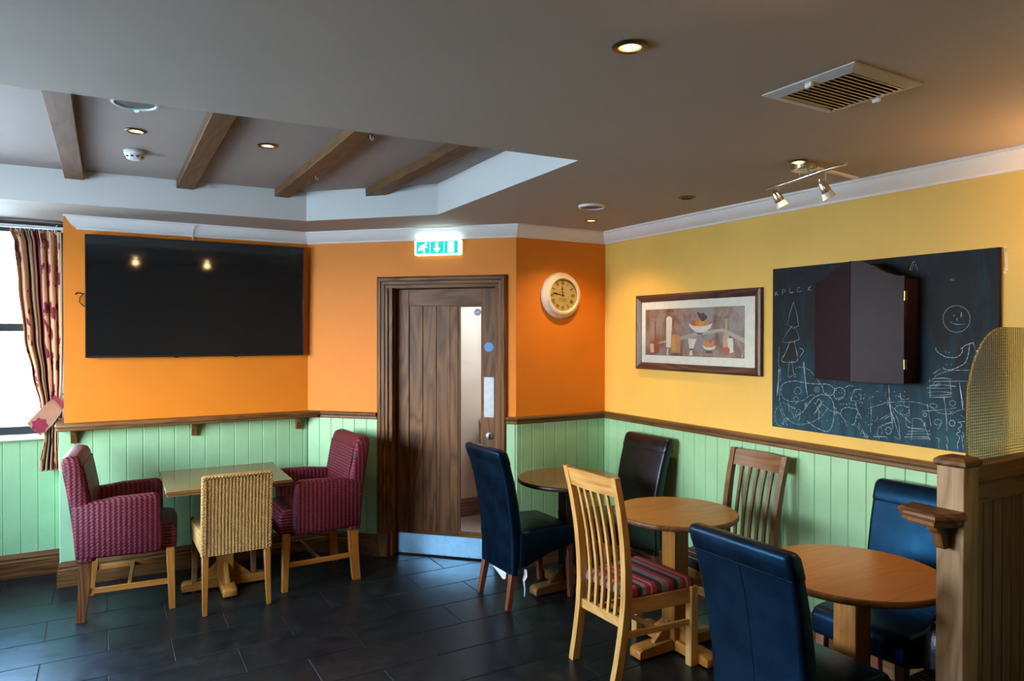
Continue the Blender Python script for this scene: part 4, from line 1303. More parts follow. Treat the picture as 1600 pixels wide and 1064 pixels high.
# blackboard
t = thing('blackboard', 'large blackboard covered in chalk doodles on the yellow wall', 'blackboard', (XY, YC, 0), (0, 0, -PI/2))
B0, B1, BZ0, BZ1 = YC-2.641, YC-1.495, 1.112, 1.990
bm = BM(); box(bm, B0, B1, -0.018, -0.001, BZ0, BZ1, 0.002); bd = obj('board_panel', bm, M['board'], t)
CHALK = [[2623,1839,2616,1865,2605,1841],[2619,1849,2608,1851],[2573,1845,2576,1871,2563,1872,2556,1864,2570,1857],[2528,1874,2526,1853,2503,1855],[2460,1878,2476,1876,2480,1862,2471,1854,2451,1858],[2413,1877,2410,1857],[2396,1880,2409,1869,2394,1860],[2502,1802,2541,1680,2469,1671,2502,1802],[2511,1672,2576,1583,2465,1599,2499,1672],[2522,1590,2552,1526,2575,1478,2491,1477,2476,1505,2497,1590],[2528,1483,2535,1404,2523,1392,2509,1402,2500,1414,2513,1484],[2500,1414,2486,1411,2497,1398,2485,1397],[2462,1551,2447,1548,2438,1536,2449,1521,2460,1505],[2595,1557,2597,1509,2599,1461,2585,1430,2587,1366],[2597,1437,2602,1373,2608,1284],[2591,1433,2597,1373,2602,1301],[2594,1429,2606,1301],[2490,1439,2469,1449,2432,1449,2396,1432,2365,1402,2340,1373,2315,1335],[2435,1480,2432,1430,2424,1372,2418,1328,2413,1304],[2437,1477,2435,1430,2426,1368,2420,1319],[2433,1453,2427,1399,2421,1346],[2582,1335,2565,1355,2532,1368,2484,1374,2431,1368,2385,1366,2335,1367,2296,1369,2267,1358,2253,1340,2262,1320,2286,1312,2310,1320,2320,1339],[2582,1340,2591,1307,2590,1269,2581,1233,2564,1193,2531,1159,2488,1143,2446,1144,2399,1158,2359,1178,2324,1203,2295,1241],[2576,1331,2579,1298,2559,1272,2526,1263,2483,1262,2436,1275,2400,1303,2375,1307,2365,1301],[2446,1204,2425,1233,2390,1277,2360,1301,2325,1314,2290,1309,2266,1287,2256,1253,2256,1210,2265,1162,2280,1134,2299,1124,2334,1130,2384,1148,2415,1167],[2587,1232,2609,1212,2620,1183,2617,1150,2603,1126,2580,1121],[2589,1214,2564,1170,2536,1126],[2564,1128,2561,1161,2528,1166,2580,1131],[2476,1301,2494,1311,2489,1332,2473,1342,2455,1332,2452,1317,2465,1304],[2486,1264,2499,1277,2483,1292,2470,1279,2475,1261,2489,1250],[2428,1238,2423,1263,2413,1252,2425,1247],[2372,1336,2365,1347,2350,1348,2342,1338,2347,1326,2365,1324,2372,1336],[2365,1336,2357,1341,2352,1335,2360,1330,2365,1336],[2364,1261,2344,1289,2329,1264,2364,1217,2372,1207],[2374,1269,2349,1236,2334,1211],[2349,1240,2344,1210,2346,1175],[2315,1283,2344,1254,2364,1217],[2488,1182,2478,1215,2462,1223,2454,1204,2483,1183],[2470,1202,2457,1208,2459,1181,2467,1157],[2472,1193,2454,1197],[2537,1269,2532,1237,2526,1201],[2534,1255,2499,1181,2493,1172],[2570,1252,2488,1223],[2324,1265,2295,1245,2266,1231,2223,1222,2190,1187],[2256,1232,2223,1226,2181,1163],[2218,1227,2209,1249,2181,1260,2154,1258,2131,1256,2124,1240,2135,1214,2138,1189,2149,1175,2160,1178],[2140,1276,2127,1253,2106,1211],[2252,1301,2228,1303,2207,1311],[2257,1331,2247,1349,2224,1357,2200,1348,2196,1327,2209,1304,2238,1294,2254,1309,2257,1331],[2228,1335,2226,1327],[2214,1334,2210,1326],[2163,1295,2154,1326,2141,1352,2101,1354],[2163,1295,2118,1297,2109,1321,2112,1347],[2152,1338,2127,1342],[2141,1322,2132,1315],[2059,1296,2054,1247,2057,1198,2058,1107],[2105,1296,2100,1288,2109,1271],[2191,1359,2173,1371,2150,1368],[2223,1273,2218,1270,2214,1276],[2209,1272,2204,1271,2200,1275],[2193,1276,2187,1272,2184,1279],[2175,1282,2169,1281,2165,1284],[2154,1277,2149,1274,2145,1280],[2140,1281,2135,1279,2131,1283],[2072,1263,2045,1276,1977,1299,1952,1305,1887,1314,1834,1314,1792,1306,1764,1294,1741,1278,1714,1273,1679,1279,1657,1293,1628,1302],[1980,1324,1967,1298,1957,1254,1951,1215,1946,1177],[1968,1387,1965,1333,1962,1288,1954,1245,1949,1206],[1962,1328,1959,1284,1952,1235],[1959,1289,1932,1266,1897,1243,1860,1216],[1952,1255,1936,1207,1911,1142],[1947,1265,1921,1219,1913,1151,1913,1134,1941,1143],[1993,1300,1972,1302],[1895,1309,1892,1292,1870,1289],[1870,1306,1868,1253],[1870,1280,1875,1262,1892,1251,1921,1258,1937,1276,1922,1292,1897,1292],[1912,1351,1907,1322,1870,1329],[1922,1336,1910,1334],[1882,1247,1867,1251],[1884,1242,1882,1201,1862,1194],[1853,1240,1855,1187,1859,1136],[1853,1240,1815,1239,1796,1204,1775,1148],[1867,1193,1819,1194,1791,1195],[1874,1175,1824,1184,1773,1190],[1881,1162,1814,1173,1770,1176],[1891,1148,1824,1157,1782,1162],[1857,1144,1805,1151,1768,1156],[1805,1226,1791,1209],[1794,1230,1803,1208],[1810,1276,1732,1289,1662,1305],[1787,1313,1782,1276,1770,1214],[1715,1347,1708,1297,1703,1247,1701,1199],[1776,1305,1767,1315,1746,1310,1744,1301,1757,1295,1773,1300],[1693,1328,1679,1336,1666,1328,1671,1314,1684,1313,1692,1324],[1806,1260,1801,1269,1792,1268,1791,1259,1798,1252,1806,1260],[1757,1227,1752,1242,1734,1246,1724,1235,1732,1216,1741,1201],[1755,1225,1739,1220,1727,1230],[1692,1239,1681,1249,1668,1241,1672,1225,1687,1226,1692,1239],[1692,1289,1675,1273],[1675,1293,1686,1279],[1650,1416,1645,1375,1641,1340,1636,1304],[1647,1398,1639,1349,1635,1313],[1646,1375,1636,1331],[1643,1362,1633,1322],[1779,1425,1776,1385,1776,1342],[1783,1415,1729,1417,1612,1425],[1770,1425,1724,1432,1682,1429],[1693,1427,1686,1395,1686,1354],[1792,1384,1724,1386,1686,1391],[1779,1394,1724,1402,1667,1398],[1785,1363,1733,1371,1680,1369],[1774,1352,1715,1357,1682,1366],[1778,1342,1724,1347,1680,1352],[1763,1400,1754,1414,1738,1413,1733,1402,1744,1394,1758,1395],[1751,1400,1740,1406],[1655,1243,1644,1240,1640,1226,1653,1216,1646,1203,1661,1192,1648,1176,1657,1147,1652,1125],[1638,1200,1631,1196,1633,1178,1640,1186,1635,1155,1633,1128],[1644,1276,1627,1262],[1653,1243,1627,1250],[1750,1162,1734,1158,1738,1127,1729,1114],[1703,1178,1696,1146],[1702,1141,1698,1116],[2023,1142,2018,1173,1997,1190,1961,1209],[2031,1146,2018,1138],[2002,1187,1972,1203,1946,1211],[1992,1216,1972,1233,1946,1245],[2013,1214,1982,1237,1952,1255],[1982,1167,1974,1183,1959,1182,1954,1166,1966,1152,1981,1158],[2002,1145,1997,1170],[2109,1132,2098,1158,2087,1119,2079,1140,2071,1116],[2098,1123,2065,1129],[2093,1139,2076,1115],[2104,1142,2087,1139,2095,1113],[2044,1130,1976,1137,1979,1113],[2018,1133,2012,1119],[2120,1156,2109,1183],[2126,1165,2118,1187],[1683,1750,1670,1752,1656,1751,1644,1747,1632,1740,1622,1731,1615,1719,1610,1707,1609,1693,1610,1680,1614,1667,1622,1656,1631,1647,1642,1640,1655,1637,1668,1636,1682,1639,1694,1645,1704,1654,1713,1665,1718,1678,1721,1691,1720,1705,1717,1719,1710,1730,1700,1740,1689,1747,1676,1751],[1676,1714,1674,1705],[1644,1723,1645,1702],[1662,1696,1661,1685],[1690,1681,1677,1674,1658,1670,1629,1671],[1752,1568,1748,1552,1730,1538,1710,1527,1687,1524,1665,1526,1646,1539,1639,1553,1639,1562],[1708,1553,1707,1543],[1696,1551,1694,1543],[1646,1562,1635,1572,1624,1580,1594,1592],[1643,1564,1626,1581],[1595,1590,1588,1565,1579,1542],[1610,1580,1613,1553,1618,1526,1629,1502,1650,1487,1676,1474,1699,1469,1714,1473,1720,1479],[1706,1497,1702,1489],[1685,1498,1683,1492],[1763,1450,1749,1459,1731,1472],[1764,1424,1749,1441,1725,1454,1691,1466,1653,1470,1609,1472],[1692,1866,1680,1872,1677,1864,1689,1864],[1871,1922,1860,1955,1850,1961],[1864,1921,1853,1949],[1833,1919,1845,1949]]
def flat_front(bm):
    for f in bm.faces:
        f.normal_update()
        if f.normal.y > 0:
            f.normal_flip()
    return bm
for ci, fl in enumerate(CHALK):
    bm = BM()
    pts = [Vector((YC-fl[k]/1000.0, fl[k+1]/1000.0)) for k in range(0, len(fl), 2)]
    # smooth the hand-drawn line
    fine = []
    for i in range(len(pts)-1):
        a = pts[max(i-1, 0)]; b = pts[i]; c = pts[i+1]; d = pts[min(i+2, len(pts)-1)]
        for s in range(5 if len(pts) > 4 else 2):
            u_ = s/(5 if len(pts) > 4 else 2)
            fine.append(0.5*((2*b) + (c-a)*u_ + (2*a-5*b+4*c-d)*u_*u_ + (3*b-a-3*c+d)*u_**3))
    fine.append(pts[-1])
    w = (0.0008 if ci % 3 else 0.0013)
    prev = None
    y = -0.0186 - 0.00001*(ci % 20)
    for i, p in enumerate(fine):
        d = (fine[min(i+1, len(fine)-1)] - fine[max(i-1, 0)])
        if d.length < 1e-6:
            continue
        d.normalize(); n = Vector((-d.y, d.x))
        ww = w*(0.75+0.5*math.sin(i*1.7+ci))
        if not (B0+0.003 < p.x < B1-0.003 and BZ0+0.003 < p.y < BZ1-0.003):
            prev = None
            continue
        cur = (bm.verts.new((p.x+n.x*ww, y, p.y+n.y*ww)), bm.verts.new((p.x-n.x*ww, y, p.y-n.y*ww)))
        if prev:
            bm.faces.new((prev[0], prev[1], cur[1], cur[0]))
        prev = cur
    obj('chalk_line', flat_front(bm), M['chalk'], bd, fix=False)
bm = BM()
rg = random.Random(11)
for i in range(110):    # chalk dots
    x, z = rg.uniform(B0+0.30, B0+0.75), rg.uniform(1.17, 1.36)
    s = rg.uniform(0.0008, 0.002)
    bm.faces.new([bm.verts.new((x+a*s, -0.0187, z+b*s)) for a, b in ((-1, -1), (1, -1), (1, 1), (-1, 1))])
cd = obj('chalk_dots', flat_front(bm), M['chalk'], bd, fix=False)
cd['kind'] = 'stuff'

# dartboard cabinet hung over the blackboard
t = thing('dartboard_cabinet', 'closed plum-brown dartboard cabinet with curved top hung over the blackboard', 'cabinet', (XY, YC, 0), (0, 0, -PI/2))
K0, K1, KZ0, KZ1, KZT = YC-2.290, YC-1.832, 1.402, 1.890, 1.974
KM = (K0+K1)/2 - 0.003
bm = BM()
arcp = [(K0, KZ0), (K1, KZ0), (K1, KZ1-0.012)]
def ogee(u):   # 0 at the outer edge, 1 at the middle
    return (KZ1-0.012) + (KZT-KZ1)*(0.5-0.5*math.cos(PI*u))
for q in range(1, 16):
    x = K1 + (K0-K1)*q/16
    u_ = 1-abs((x-(K0+K1)/2)/((K1-K0)/2))
    arcp.append((x, ogee(u_)))
arcp.append((K0, KZ1-0.012))
prism(bm, arcp, -0.112, -0.0195, 'y', bev=0.002)
obj('case', bm, M['cab'], t)
def cab_door(name, xh, xm):
    bm = BM()
    pts = []
    n = 10
    for q in range(n+1):
        u_ = q/n
        pts.append((u_, KZ1 + (KZT-KZ1)*(0.5-0.5*math.cos(PI*u_))))
    yh, ym, th = -0.114, -0.160, 0.014
    poly = [(0, KZ0)] + pts + [(1, KZ0)]
    f0 = [bm.verts.new((xh+(xm-xh)*u_, yh+(ym-yh)*u_, z)) for u_, z in poly]
    f1 = [bm.verts.new((xh+(xm-xh)*u_, yh+(ym-yh)*u_-th, z)) for u_, z in poly]
    bm.faces.new(f0); bm.faces.new(f1[::-1])
    for q in range(len(poly)):
        r = (q+1) % len(poly)
        bm.faces.new((f0[q], f0[r], f1[r], f1[q]))
    return obj(name, bm, M['cab'], t, angle=25)
cab_door('door', K0, KM-0.001)
dr = cab_door('door', K1, KM+0.001)
for z in (1.49, 1.80):
    bm = BM(); box(bm, K1-0.002, K1+0.003, -0.128, -0.106, z-0.022, z+0.022, 0.001); obj('hinge', bm, M['brass'], dr)

# torn tape at the top right corner of the blackboard
bm = BM()
rg = random.Random(2)
for i in range(9):
    z = 1.99 - i*0.013
    y = 1.478 + rg.uniform(-0.008, 0.008)
    box(bm, YC-y-0.004, YC-y+rg.uniform(0.003, 0.010), -0.0012, -0.0002, z-0.006, z+0.004)
tag(obj('torn_tape', bm, plain('yellowed_tape', (0.72, 0.55, 0.26), 0.3), loc=(XY, YC, 0), rot=(0, 0, -PI/2)), 'torn strips of clear tape beside the top corner of the blackboard', 'tape')

# ------------------------------------------------------------------ curtain in the window recess
YCU = 5.56
t = thing('curtain', 'floral striped curtain gathered by a tie-back in the window recess', 'curtain', (0, YCU, 0))
bm = BM()
NU, NV = 120, 46
uvl = bm.loops.layers.uv.new('UVMap')
def cur_edges(z):
    # left edge, right edge
    pts = [(2.300, -0.545, -0.252), (2.22, -0.520, -0.250), (1.95, -0.500, -0.250), (1.60, -0.470, -0.250), (1.35, -0.425, -0.256), (1.15, -0.385, -0.268), (1.04, -0.362, -0.278), (0.95, -0.360, -0.280), (0.71, -0.390, -0.272)]
    for (za, la, ra), (zb, lb, rb) in zip(pts[:-1], pts[1:]):
        if zb <= z <= za:
            s = (za-z)/(za-zb)
            s = s*s*(3-2*s)
            return la+(lb-la)*s, ra+(rb-ra)*s
    return pts[-1][1:]
grid = []
for j in range(NV+1):
    z = 2.300 - (2.300-0.712)*j/NV
    l, r = cur_edges(z)
    row = []
    for i in range(NU+1):
        u = i/NU
        ph = u*PI*2*5.0
        amp = 0.030 if z < 2.2 else 0.018 + 0.012*(2.3-z)/0.1
        if z < 1.35:
            amp = 0.026
        x = l + (r-l)*(u + 0.018*math.sin(ph*1.0+1.0)) 
        y = amp*math.sin(ph + 0.5*math.sin(z*2.0+u*4)) + 0.006*math.sin(ph*2.3+z*3)
        if z > 2.21:
            y += 0.007*math.sin(u*PI*2*30)
        row.append(bm.verts.new((x, y, z)))
    grid.append(row)
for j in range(NV):
    for i in range(NU):
        f = bm.faces.new((grid[j][i], grid[j+1][i], grid[j+1][i+1], grid[j][i+1]))
        for lp, (a, b) in zip(f.loops, ((i, j), (i, j+1), (i+1, j+1), (i+1, j))):
            lp[uvl].uv = (a/NU, 1-b/NV)
cl = obj('cloth', bm, M['curtain'], t, angle=80)
md = cl.modifiers.new('thickness', 'SOLIDIFY'); md.thickness = 0.003
# tie-back band and its hook
bm = BM()
def tie_ring(x, y, z, w):
    d = Vector((0.66, 0, -0.75))
    c = Vector((x, y, z))
    o2 = Vector((0.0, -0.003, 0))
    return [c - d*w/2 + o2, c + d*w/2 + o2, c + d*w/2 - o2, c - d*w/2 - o2]
loft(bm, [tie_ring(*q) for q in ((-0.258, 0.015, 1.190, 0.045), (-0.272, -0.035, 1.172, 0.075), (-0.300, -0.052, 1.135, 0.105), (-0.345, -0.056, 1.075, 0.120), (-0.392, -0.054, 1.020, 0.120), (-0.415, -0.040, 0.995, 0.112))])
loft(bm, [tie_ring(*q) for q in ((-0.415, -0.040, 0.995, 0.112), (-0.420, 0.000, 0.990, 0.105), (-0.405, 0.045, 1.01, 0.10), (-0.330, 0.060, 1.09, 0.09), (-0.262, 0.030, 1.185, 0.05))])
tb = obj('tie_band', bm, plain('tie_back_cloth', (0.36, 0.19, 0.13), 0.8), t, angle=60)
bm = BM()
prism(bm, [(-0.314, 1.205), (-0.296, 1.216), (-0.228, 1.138), (-0.246, 1.122)], -0.0605, -0.056, 'y')
obj('band_stripe', bm, M['tie'], tb)
bm = BM()
pts = []
for k in range(40):
    a = 2*PI*k/40
    rr = 0.047 + 0.006*math.cos(7*a+0.6)
    pts.append((-0.382 + rr*math.cos(a)*0.9, 1.022 + rr*math.sin(a)))
prism(bm, pts, -0.0610, -0.0575, 'y')
obj('band_flower', bm, M['tie'], tb)
bm = BM()
tube(bm, [(-0.2405, 0.03, 1.215), (-0.262, 0.03, 1.215), (-0.270, 0.03, 1.235), (-0.264, 0.03, 1.255)], 0.005, 8)
obj('tie_hook', bm, M['bronze'], t)
t2 = thing('curtain_rail', 'white curtain track under the top of the recess window', 'curtain rail', (0, YCU+0.02, 0))
bm = BM(); box(bm, -1.80, -0.245, -0.010, 0.010, 2.318, 2.335, 0.002); obj('track', bm, M['white_plastic'], t2)
bm = BM(); box(bm, -1.80, -0.245, 0.012, 0.075, 2.340, 2.362, 0.002); obj('top_batten', bm, M['upvc_dark'], t2)
bm = BM()
for i in range(12):
    x = -0.54 + i*0.025
    tube(bm, [(x, 0, 2.32), (x, -0.004, 2.310), (x+0.004, -0.008, 2.304), (x+0.004, -0.014, 2.308)], 0.0014, 5)
obj('hooks', bm, M['white_plastic'], t2)
bm = BM(); tube(bm, [(-0.285, -0.03, 2.345), (-0.294, -0.035, 2.325), (-0.298, -0.03, 2.300), (-0.290, -0.03, 2.285), (-0.27, -0.035, 2.278)], 0.003, 6)
obj('cord', bm, M['white_plastic'], t2)

# ------------------------------------------------------------------ chairs.  Every chair faces +X in its own frame
def make_armchair(loc, rz, label, group):
    t = thing('armchair', label, 'chair', loc, (0, 0, rz), group)
    HW = 0.262
    # seat
    bm = BM()
    prism(bm, [(-0.22, 0.355), (0.235, 0.335), (0.250, 0.36), (0.252, 0.465), (0.225, 0.505), (0.12, 0.520), (-0.20, 0.50)], -HW+0.062, HW-0.062, 'y', bev=0.018, seg=2)
    # seat front reaches out between the arms
    obj('seat', bm, M['red_weave_rib'], t, angle=50)
    # back
    bm = BM()
    prof = [(0.34, -0.262, -0.165), (0.50, -0.275, -0.175), (0.70, -0.300, -0.195), (0.85, -0.325, -0.222), (0.905, -0.332, -0.234), (0.930, -0.325, -0.246), (0.940, -0.305, -0.268)]
    rings = []
    for k, (z, xr, xf) in enumerate(prof):
        hw = HW - (0.0 if k < 4 else (0.006, 0.016, 0.035)[k-4]) - 0.004
        rings.append(rrect((xr+xf)/2, 0, (xf-xr)/2, hw, 0.026, z, 3))
    loft(bm, rings)
    obj('backrest', bm, M['red_weave'], t, angle=55)
    bm = BM()
    f0 = []
    for z, xr, xf in ((0.52, -0.172, -0.168), (0.62, -0.183, -0.179), (0.70, -0.193, -0.189), (0.80, -0.212, -0.207), (0.88, -0.228, -0.223)):
        f0.append([Vector((xf+0.0005, -HW+0.03, z)), Vector((xf+0.0005, HW-0.03, z)), Vector((xr, HW-0.03, z)), Vector((xr, -HW+0.03, z))])
    loft(bm, f0)
    obj('back_panel', bm, M['red_weave_rib'], t, angle=50)
    for s in (-1, 1):
        bm = BM()
        y0, y1 = (s*HW, s*(HW-0.066))
        prism(bm, [(-0.262, 0.355), (0.165, 0.350), (0.172, 0.40), (0.166, 0.665), (0.140, 0.695), (-0.05, 0.690), (-0.20, 0.672), (-0.285, 0.655)], min(y0, y1), max(y0, y1), 'y', bev=0.016, seg=2)
        obj('arm', bm, M['red_weave'], t, angle=50)
    for s in (-1, 1):
        bm = BM(); bar(bm, (0.215, s*0.222, 0.36), (0.225, s*0.228, 0.0), 0.046, 0.044, 0.036, 0.034, bev=0.003); obj('leg', bm, M['oak_leg']['z'], t)
        bm = BM()
        loft(bm, [[Vector((x+a*w/2, s*0.226+b*0.021, z)) for a, b in ((-1, -1), (1, -1), (1, 1), (-1, 1))] for x, z, w in ((-0.215, 0.37, 0.062), (-0.222, 0.20, 0.056), (-0.240, 0.0, 0.048))])
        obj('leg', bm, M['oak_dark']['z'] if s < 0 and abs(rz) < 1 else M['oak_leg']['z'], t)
        bm = BM(); box(bm, -0.215, 0.215, s*0.226-0.010, s*0.226+0.010, 0.150, 0.180, 0.002); obj('stretcher', bm, M['oak_leg']['x'], t)
    bm = BM(); box(bm, -0.010, 0.010, -0.22, 0.22, 0.155, 0.178, 0.002); obj('stretcher', bm, M['oak_leg']['y'], t)
    return t

make_armchair((0.125, 4.815, 0), R(-4.5), 'burgundy woven armchair beside the window recess and curtain, facing right', 'burgundy woven armchairs')
make_armchair((1.180, 4.735, 0), PI+R(2.0), 'burgundy woven armchair with its back to the oak door', 'burgundy woven armchairs')

# wicker chair
t = thing('wicker_chair', 'pale natural wicker chair with its back to the room at the square table', 'chair', (0.655, 4.585, 0), (0, 0, PI/2+R(1.5)))
HW = 0.195
bm = BM()
# ribbed back and rear skirt
NW = 152
rows = []
for z, x, s in ((0.335, -0.222, 1), (0.45, -0.224, 1), (0.55, -0.232, 1), (0.65, -0.243, 1), (0.75, -0.257, 1), (0.800, -0.265, 1)):
    row = []
    for k in range(NW+1):
        y = -HW+0.016 + (2*HW-0.032)*k/NW
        row.append(bm.verts.new((x - 0.0042*abs(math.sin(PI*19*k/NW)), y, z)))
    rows.append(row)
for a, b in zip(rows[:-1], rows[1:]):
    for k in range(NW):
        bm.faces.new((a[k], a[k+1], b[k+1], b[k]))
obj('ribbed_back', bm, M['wicker'], t, angle=70)
bm = BM()
prof = [(0.335, -0.222, -0.17), (0.50, -0.226, -0.178), (0.65, -0.242, -0.196), (0.77, -0.259, -0.218), (0.800, -0.264, -0.226), (0.808, -0.255, -0.235)]
loft(bm, [rrect((a+b)/2+0.001, 0, (b-a)/2, HW-(0.0 if k < 5 else 0.01), 0.014, z, 2) for k, (z, a, b) in enumerate(prof)])
obj('backrest', bm, M['wicker'], t, angle=55)
bm = BM()
prism(bm, [(-0.20, 0.340), (0.20, 0.345), (0.232, 0.36), (0.235, 0.435), (0.205, 0.462), (-0.19, 0.452)], -HW-0.004, HW+0.004, 'y', bev=0.014, seg=2)
obj('seat', bm, M['wicker'], t, angle=50)
bm = BM()
def braid(p, q, n):
    p, q = Vector(p), Vector(q)
    d = (q-p)/n
    side = Vector((0, 1, 0)) if abs(d.normalized().y) < 0.5 else Vector((0, 0, 1))
    for k in range(n):
        for s in (-1, 1):
            a = p + d*(k+0.1) - side*0.0085*s
            b = p + d*(k+1.15) + side*0.0065*s
            m_ = (a+b)/2 + Vector((-0.0035, 0, 0))
            tube(bm, [a, m_, b], [0.0026, 0.0044, 0.0026], 5)
braid((-0.229, -HW+0.008, 0.34), (-0.270, -HW+0.008, 0.795), 24)
braid((-0.229, HW-0.008, 0.34), (-0.270, HW-0.008, 0.795), 24)
braid((-0.269, -HW+0.008, 0.798), (-0.269, HW-0.008, 0.798), 20)
obj('braided_edge', bm, M['wicker'], t, angle=60)
for s in (-1, 1):
    bm = BM(); bar(bm, (-0.20, s*0.172, 0.36), (-0.235, s*0.178, 0.0), 0.040, 0.038, 0.026, 0.026, bev=0.003); obj('leg', bm, M['oak_leg']['z'], t)
    bm = BM(); bar(bm, (0.20, s*0.172, 0.36), (0.215, s*0.180, 0.0), 0.040, 0.038, 0.028, 0.028, bev=0.003); obj('leg', bm, M['oak_brown']['z'], t)
    bm = BM(); bar(bm, (0.236, s*0.188, 0.47), (0.225, s*0.186, 0.36), 0.014, 0.02, bev=0.002); obj('seat_post', bm, M['oak_brown']['z'], t)
bm = BM()
tube(bm, [(-0.235, -0.172, 0.004), (-0.250, -0.178, 0.010), (-0.246, -0.190, 0.006), (-0.232, -0.192, 0.004)], 0.002, 5)
obj('loose_glide', bm, M['steel'], t)

# leather dining chairs
def make_leather(loc, rz, label, group, mat):
    t = thing('leather_chair', label, 'chair', loc, (0, 0, rz), group)
    bm = BM()
    prof = [(0.205, -0.212, -0.160, 0.198), (0.34, -0.212, -0.150, 0.199), (0.48, -0.220, -0.148, 0.202), (0.62, -0.240, -0.168, 0.206), (0.76, -0.268, -0.200, 0.211), (0.860, -0.296, -0.230, 0.215)]
    loft(bm, [rrect((a+b)/2, 0, (b-a)/2, hw, 0.020, z, 3) for z, a, b, hw in prof])
    obj('backrest', bm, mat, t, angle=55)
    bm = BM()
    prof = [(0.858, -0.296, -0.229, 0.2155), (0.866, -0.301, -0.228, 0.218), (0.90, -0.313, -0.240, 0.219), (0.930, -0.322, -0.250, 0.218), (0.944, -0.319, -0.260, 0.213), (0.950, -0.305, -0.275, 0.203)]
    loft(bm, [rrect((a+b)/2, 0, (b-a)/2, hw, 0.022, z, 3) for z, a, b, hw in prof])
    obj('top_roll', bm, mat, t, angle=60)
    bm = BM()
    tube(bm, [(-0.2975, -0.213+0.0, 0.8625), (-0.2985, 0, 0.8625), (-0.2975, 0.213, 0.8625)], 0.0022, 6)
    tube(bm, [(-0.2125, 0, 0.22), (-0.2205, 0, 0.48), (-0.2405, 0, 0.62), (-0.2685, 0, 0.76), (-0.2955, 0, 0.855)], 0.0009, 5)
    obj('seam', bm, mat, t)
    bm = BM()
    prism(bm, [(-0.17, 0.225), (0.05, 0.300), (0.205, 0.335), (0.238, 0.345), (0.242, 0.430), (0.215, 0.458), (0.05, 0.468), (-0.16, 0.452)], -0.208, 0.208, 'y', bev=0.020, seg=3)
    obj('seat', bm, mat, t, angle=50)
    for s in (-1, 1):
        bm = BM(); bar(bm, (-0.185, s*0.165, 0.24), (-0.228, s*0.174, 0.0), 0.044, 0.040, 0.032, 0.030, bev=0.003); obj('leg', bm, M['mahog']['z'], t)
        bm = BM(); bar(bm, (0.205, s*0.170, 0.35), (0.220, s*0.176, 0.0), 0.042, 0.040, 0.030, 0.030, bev=0.003); obj('leg', bm, M['mahog']['z'], t)
    return t

lc = make_leather((2.262, 3.722, 0), R(0.5), 'navy-black leather chair with torn lining, its back to the oak door', 'tall leather chairs', M['leather_navy'])
make_leather((2.862, 3.585, 0), PI, 'brown-black leather chair at the first round table, with its back against the green panelling', 'tall leather chairs', M['leather_black'])
make_leather((2.115, 1.625, 0), R(0), 'navy-black leather chair in the foreground, seen from behind, nearest the camera', 'tall leather chairs', M['leather_navy'])
make_leather((2.865, 1.748, 0), PI+R(2), 'navy-black leather chair at the green panelling, partly hidden by the oak post', 'tall leather chairs', M['leather_navy'])
# lining torn loose under the first leather chair
bm = BM()
rg = random.Random(5)
def rag(x, y, z, pts):
    prev = None
    for (dx, dy, dz, w) in pts:
        c = Vector((x+dx, y+dy, z+dz))
        cur = [c+Vector((0, -w, 0)), c+Vector((0, w, 0)), c+Vector((0.002, w, 0)), c+Vector((0.002, -w, 0))]
        if prev:
            loft(bm, [prev, cur])
        prev = cur
rag(-0.205, -0.02, 0.215, [(0, 0, 0, 0.10), (-0.004, -0.02, -0.02, 0.075), (0.0, -0.05, -0.05, 0.035), (-0.003, -0.06, -0.06, 0.012)])
rag(-0.13, -0.20, 0.225, [(0, 0, 0.01, 0.022), (0.004, 0.0, -0.03, 0.022), (-0.005, 0.004, -0.06, 0.010), (0.004, 0.006, -0.11, 0.006), (0.0, 0.004, -0.155, 0.003)])
obj('torn_lining', bm, M['lining'], lc)

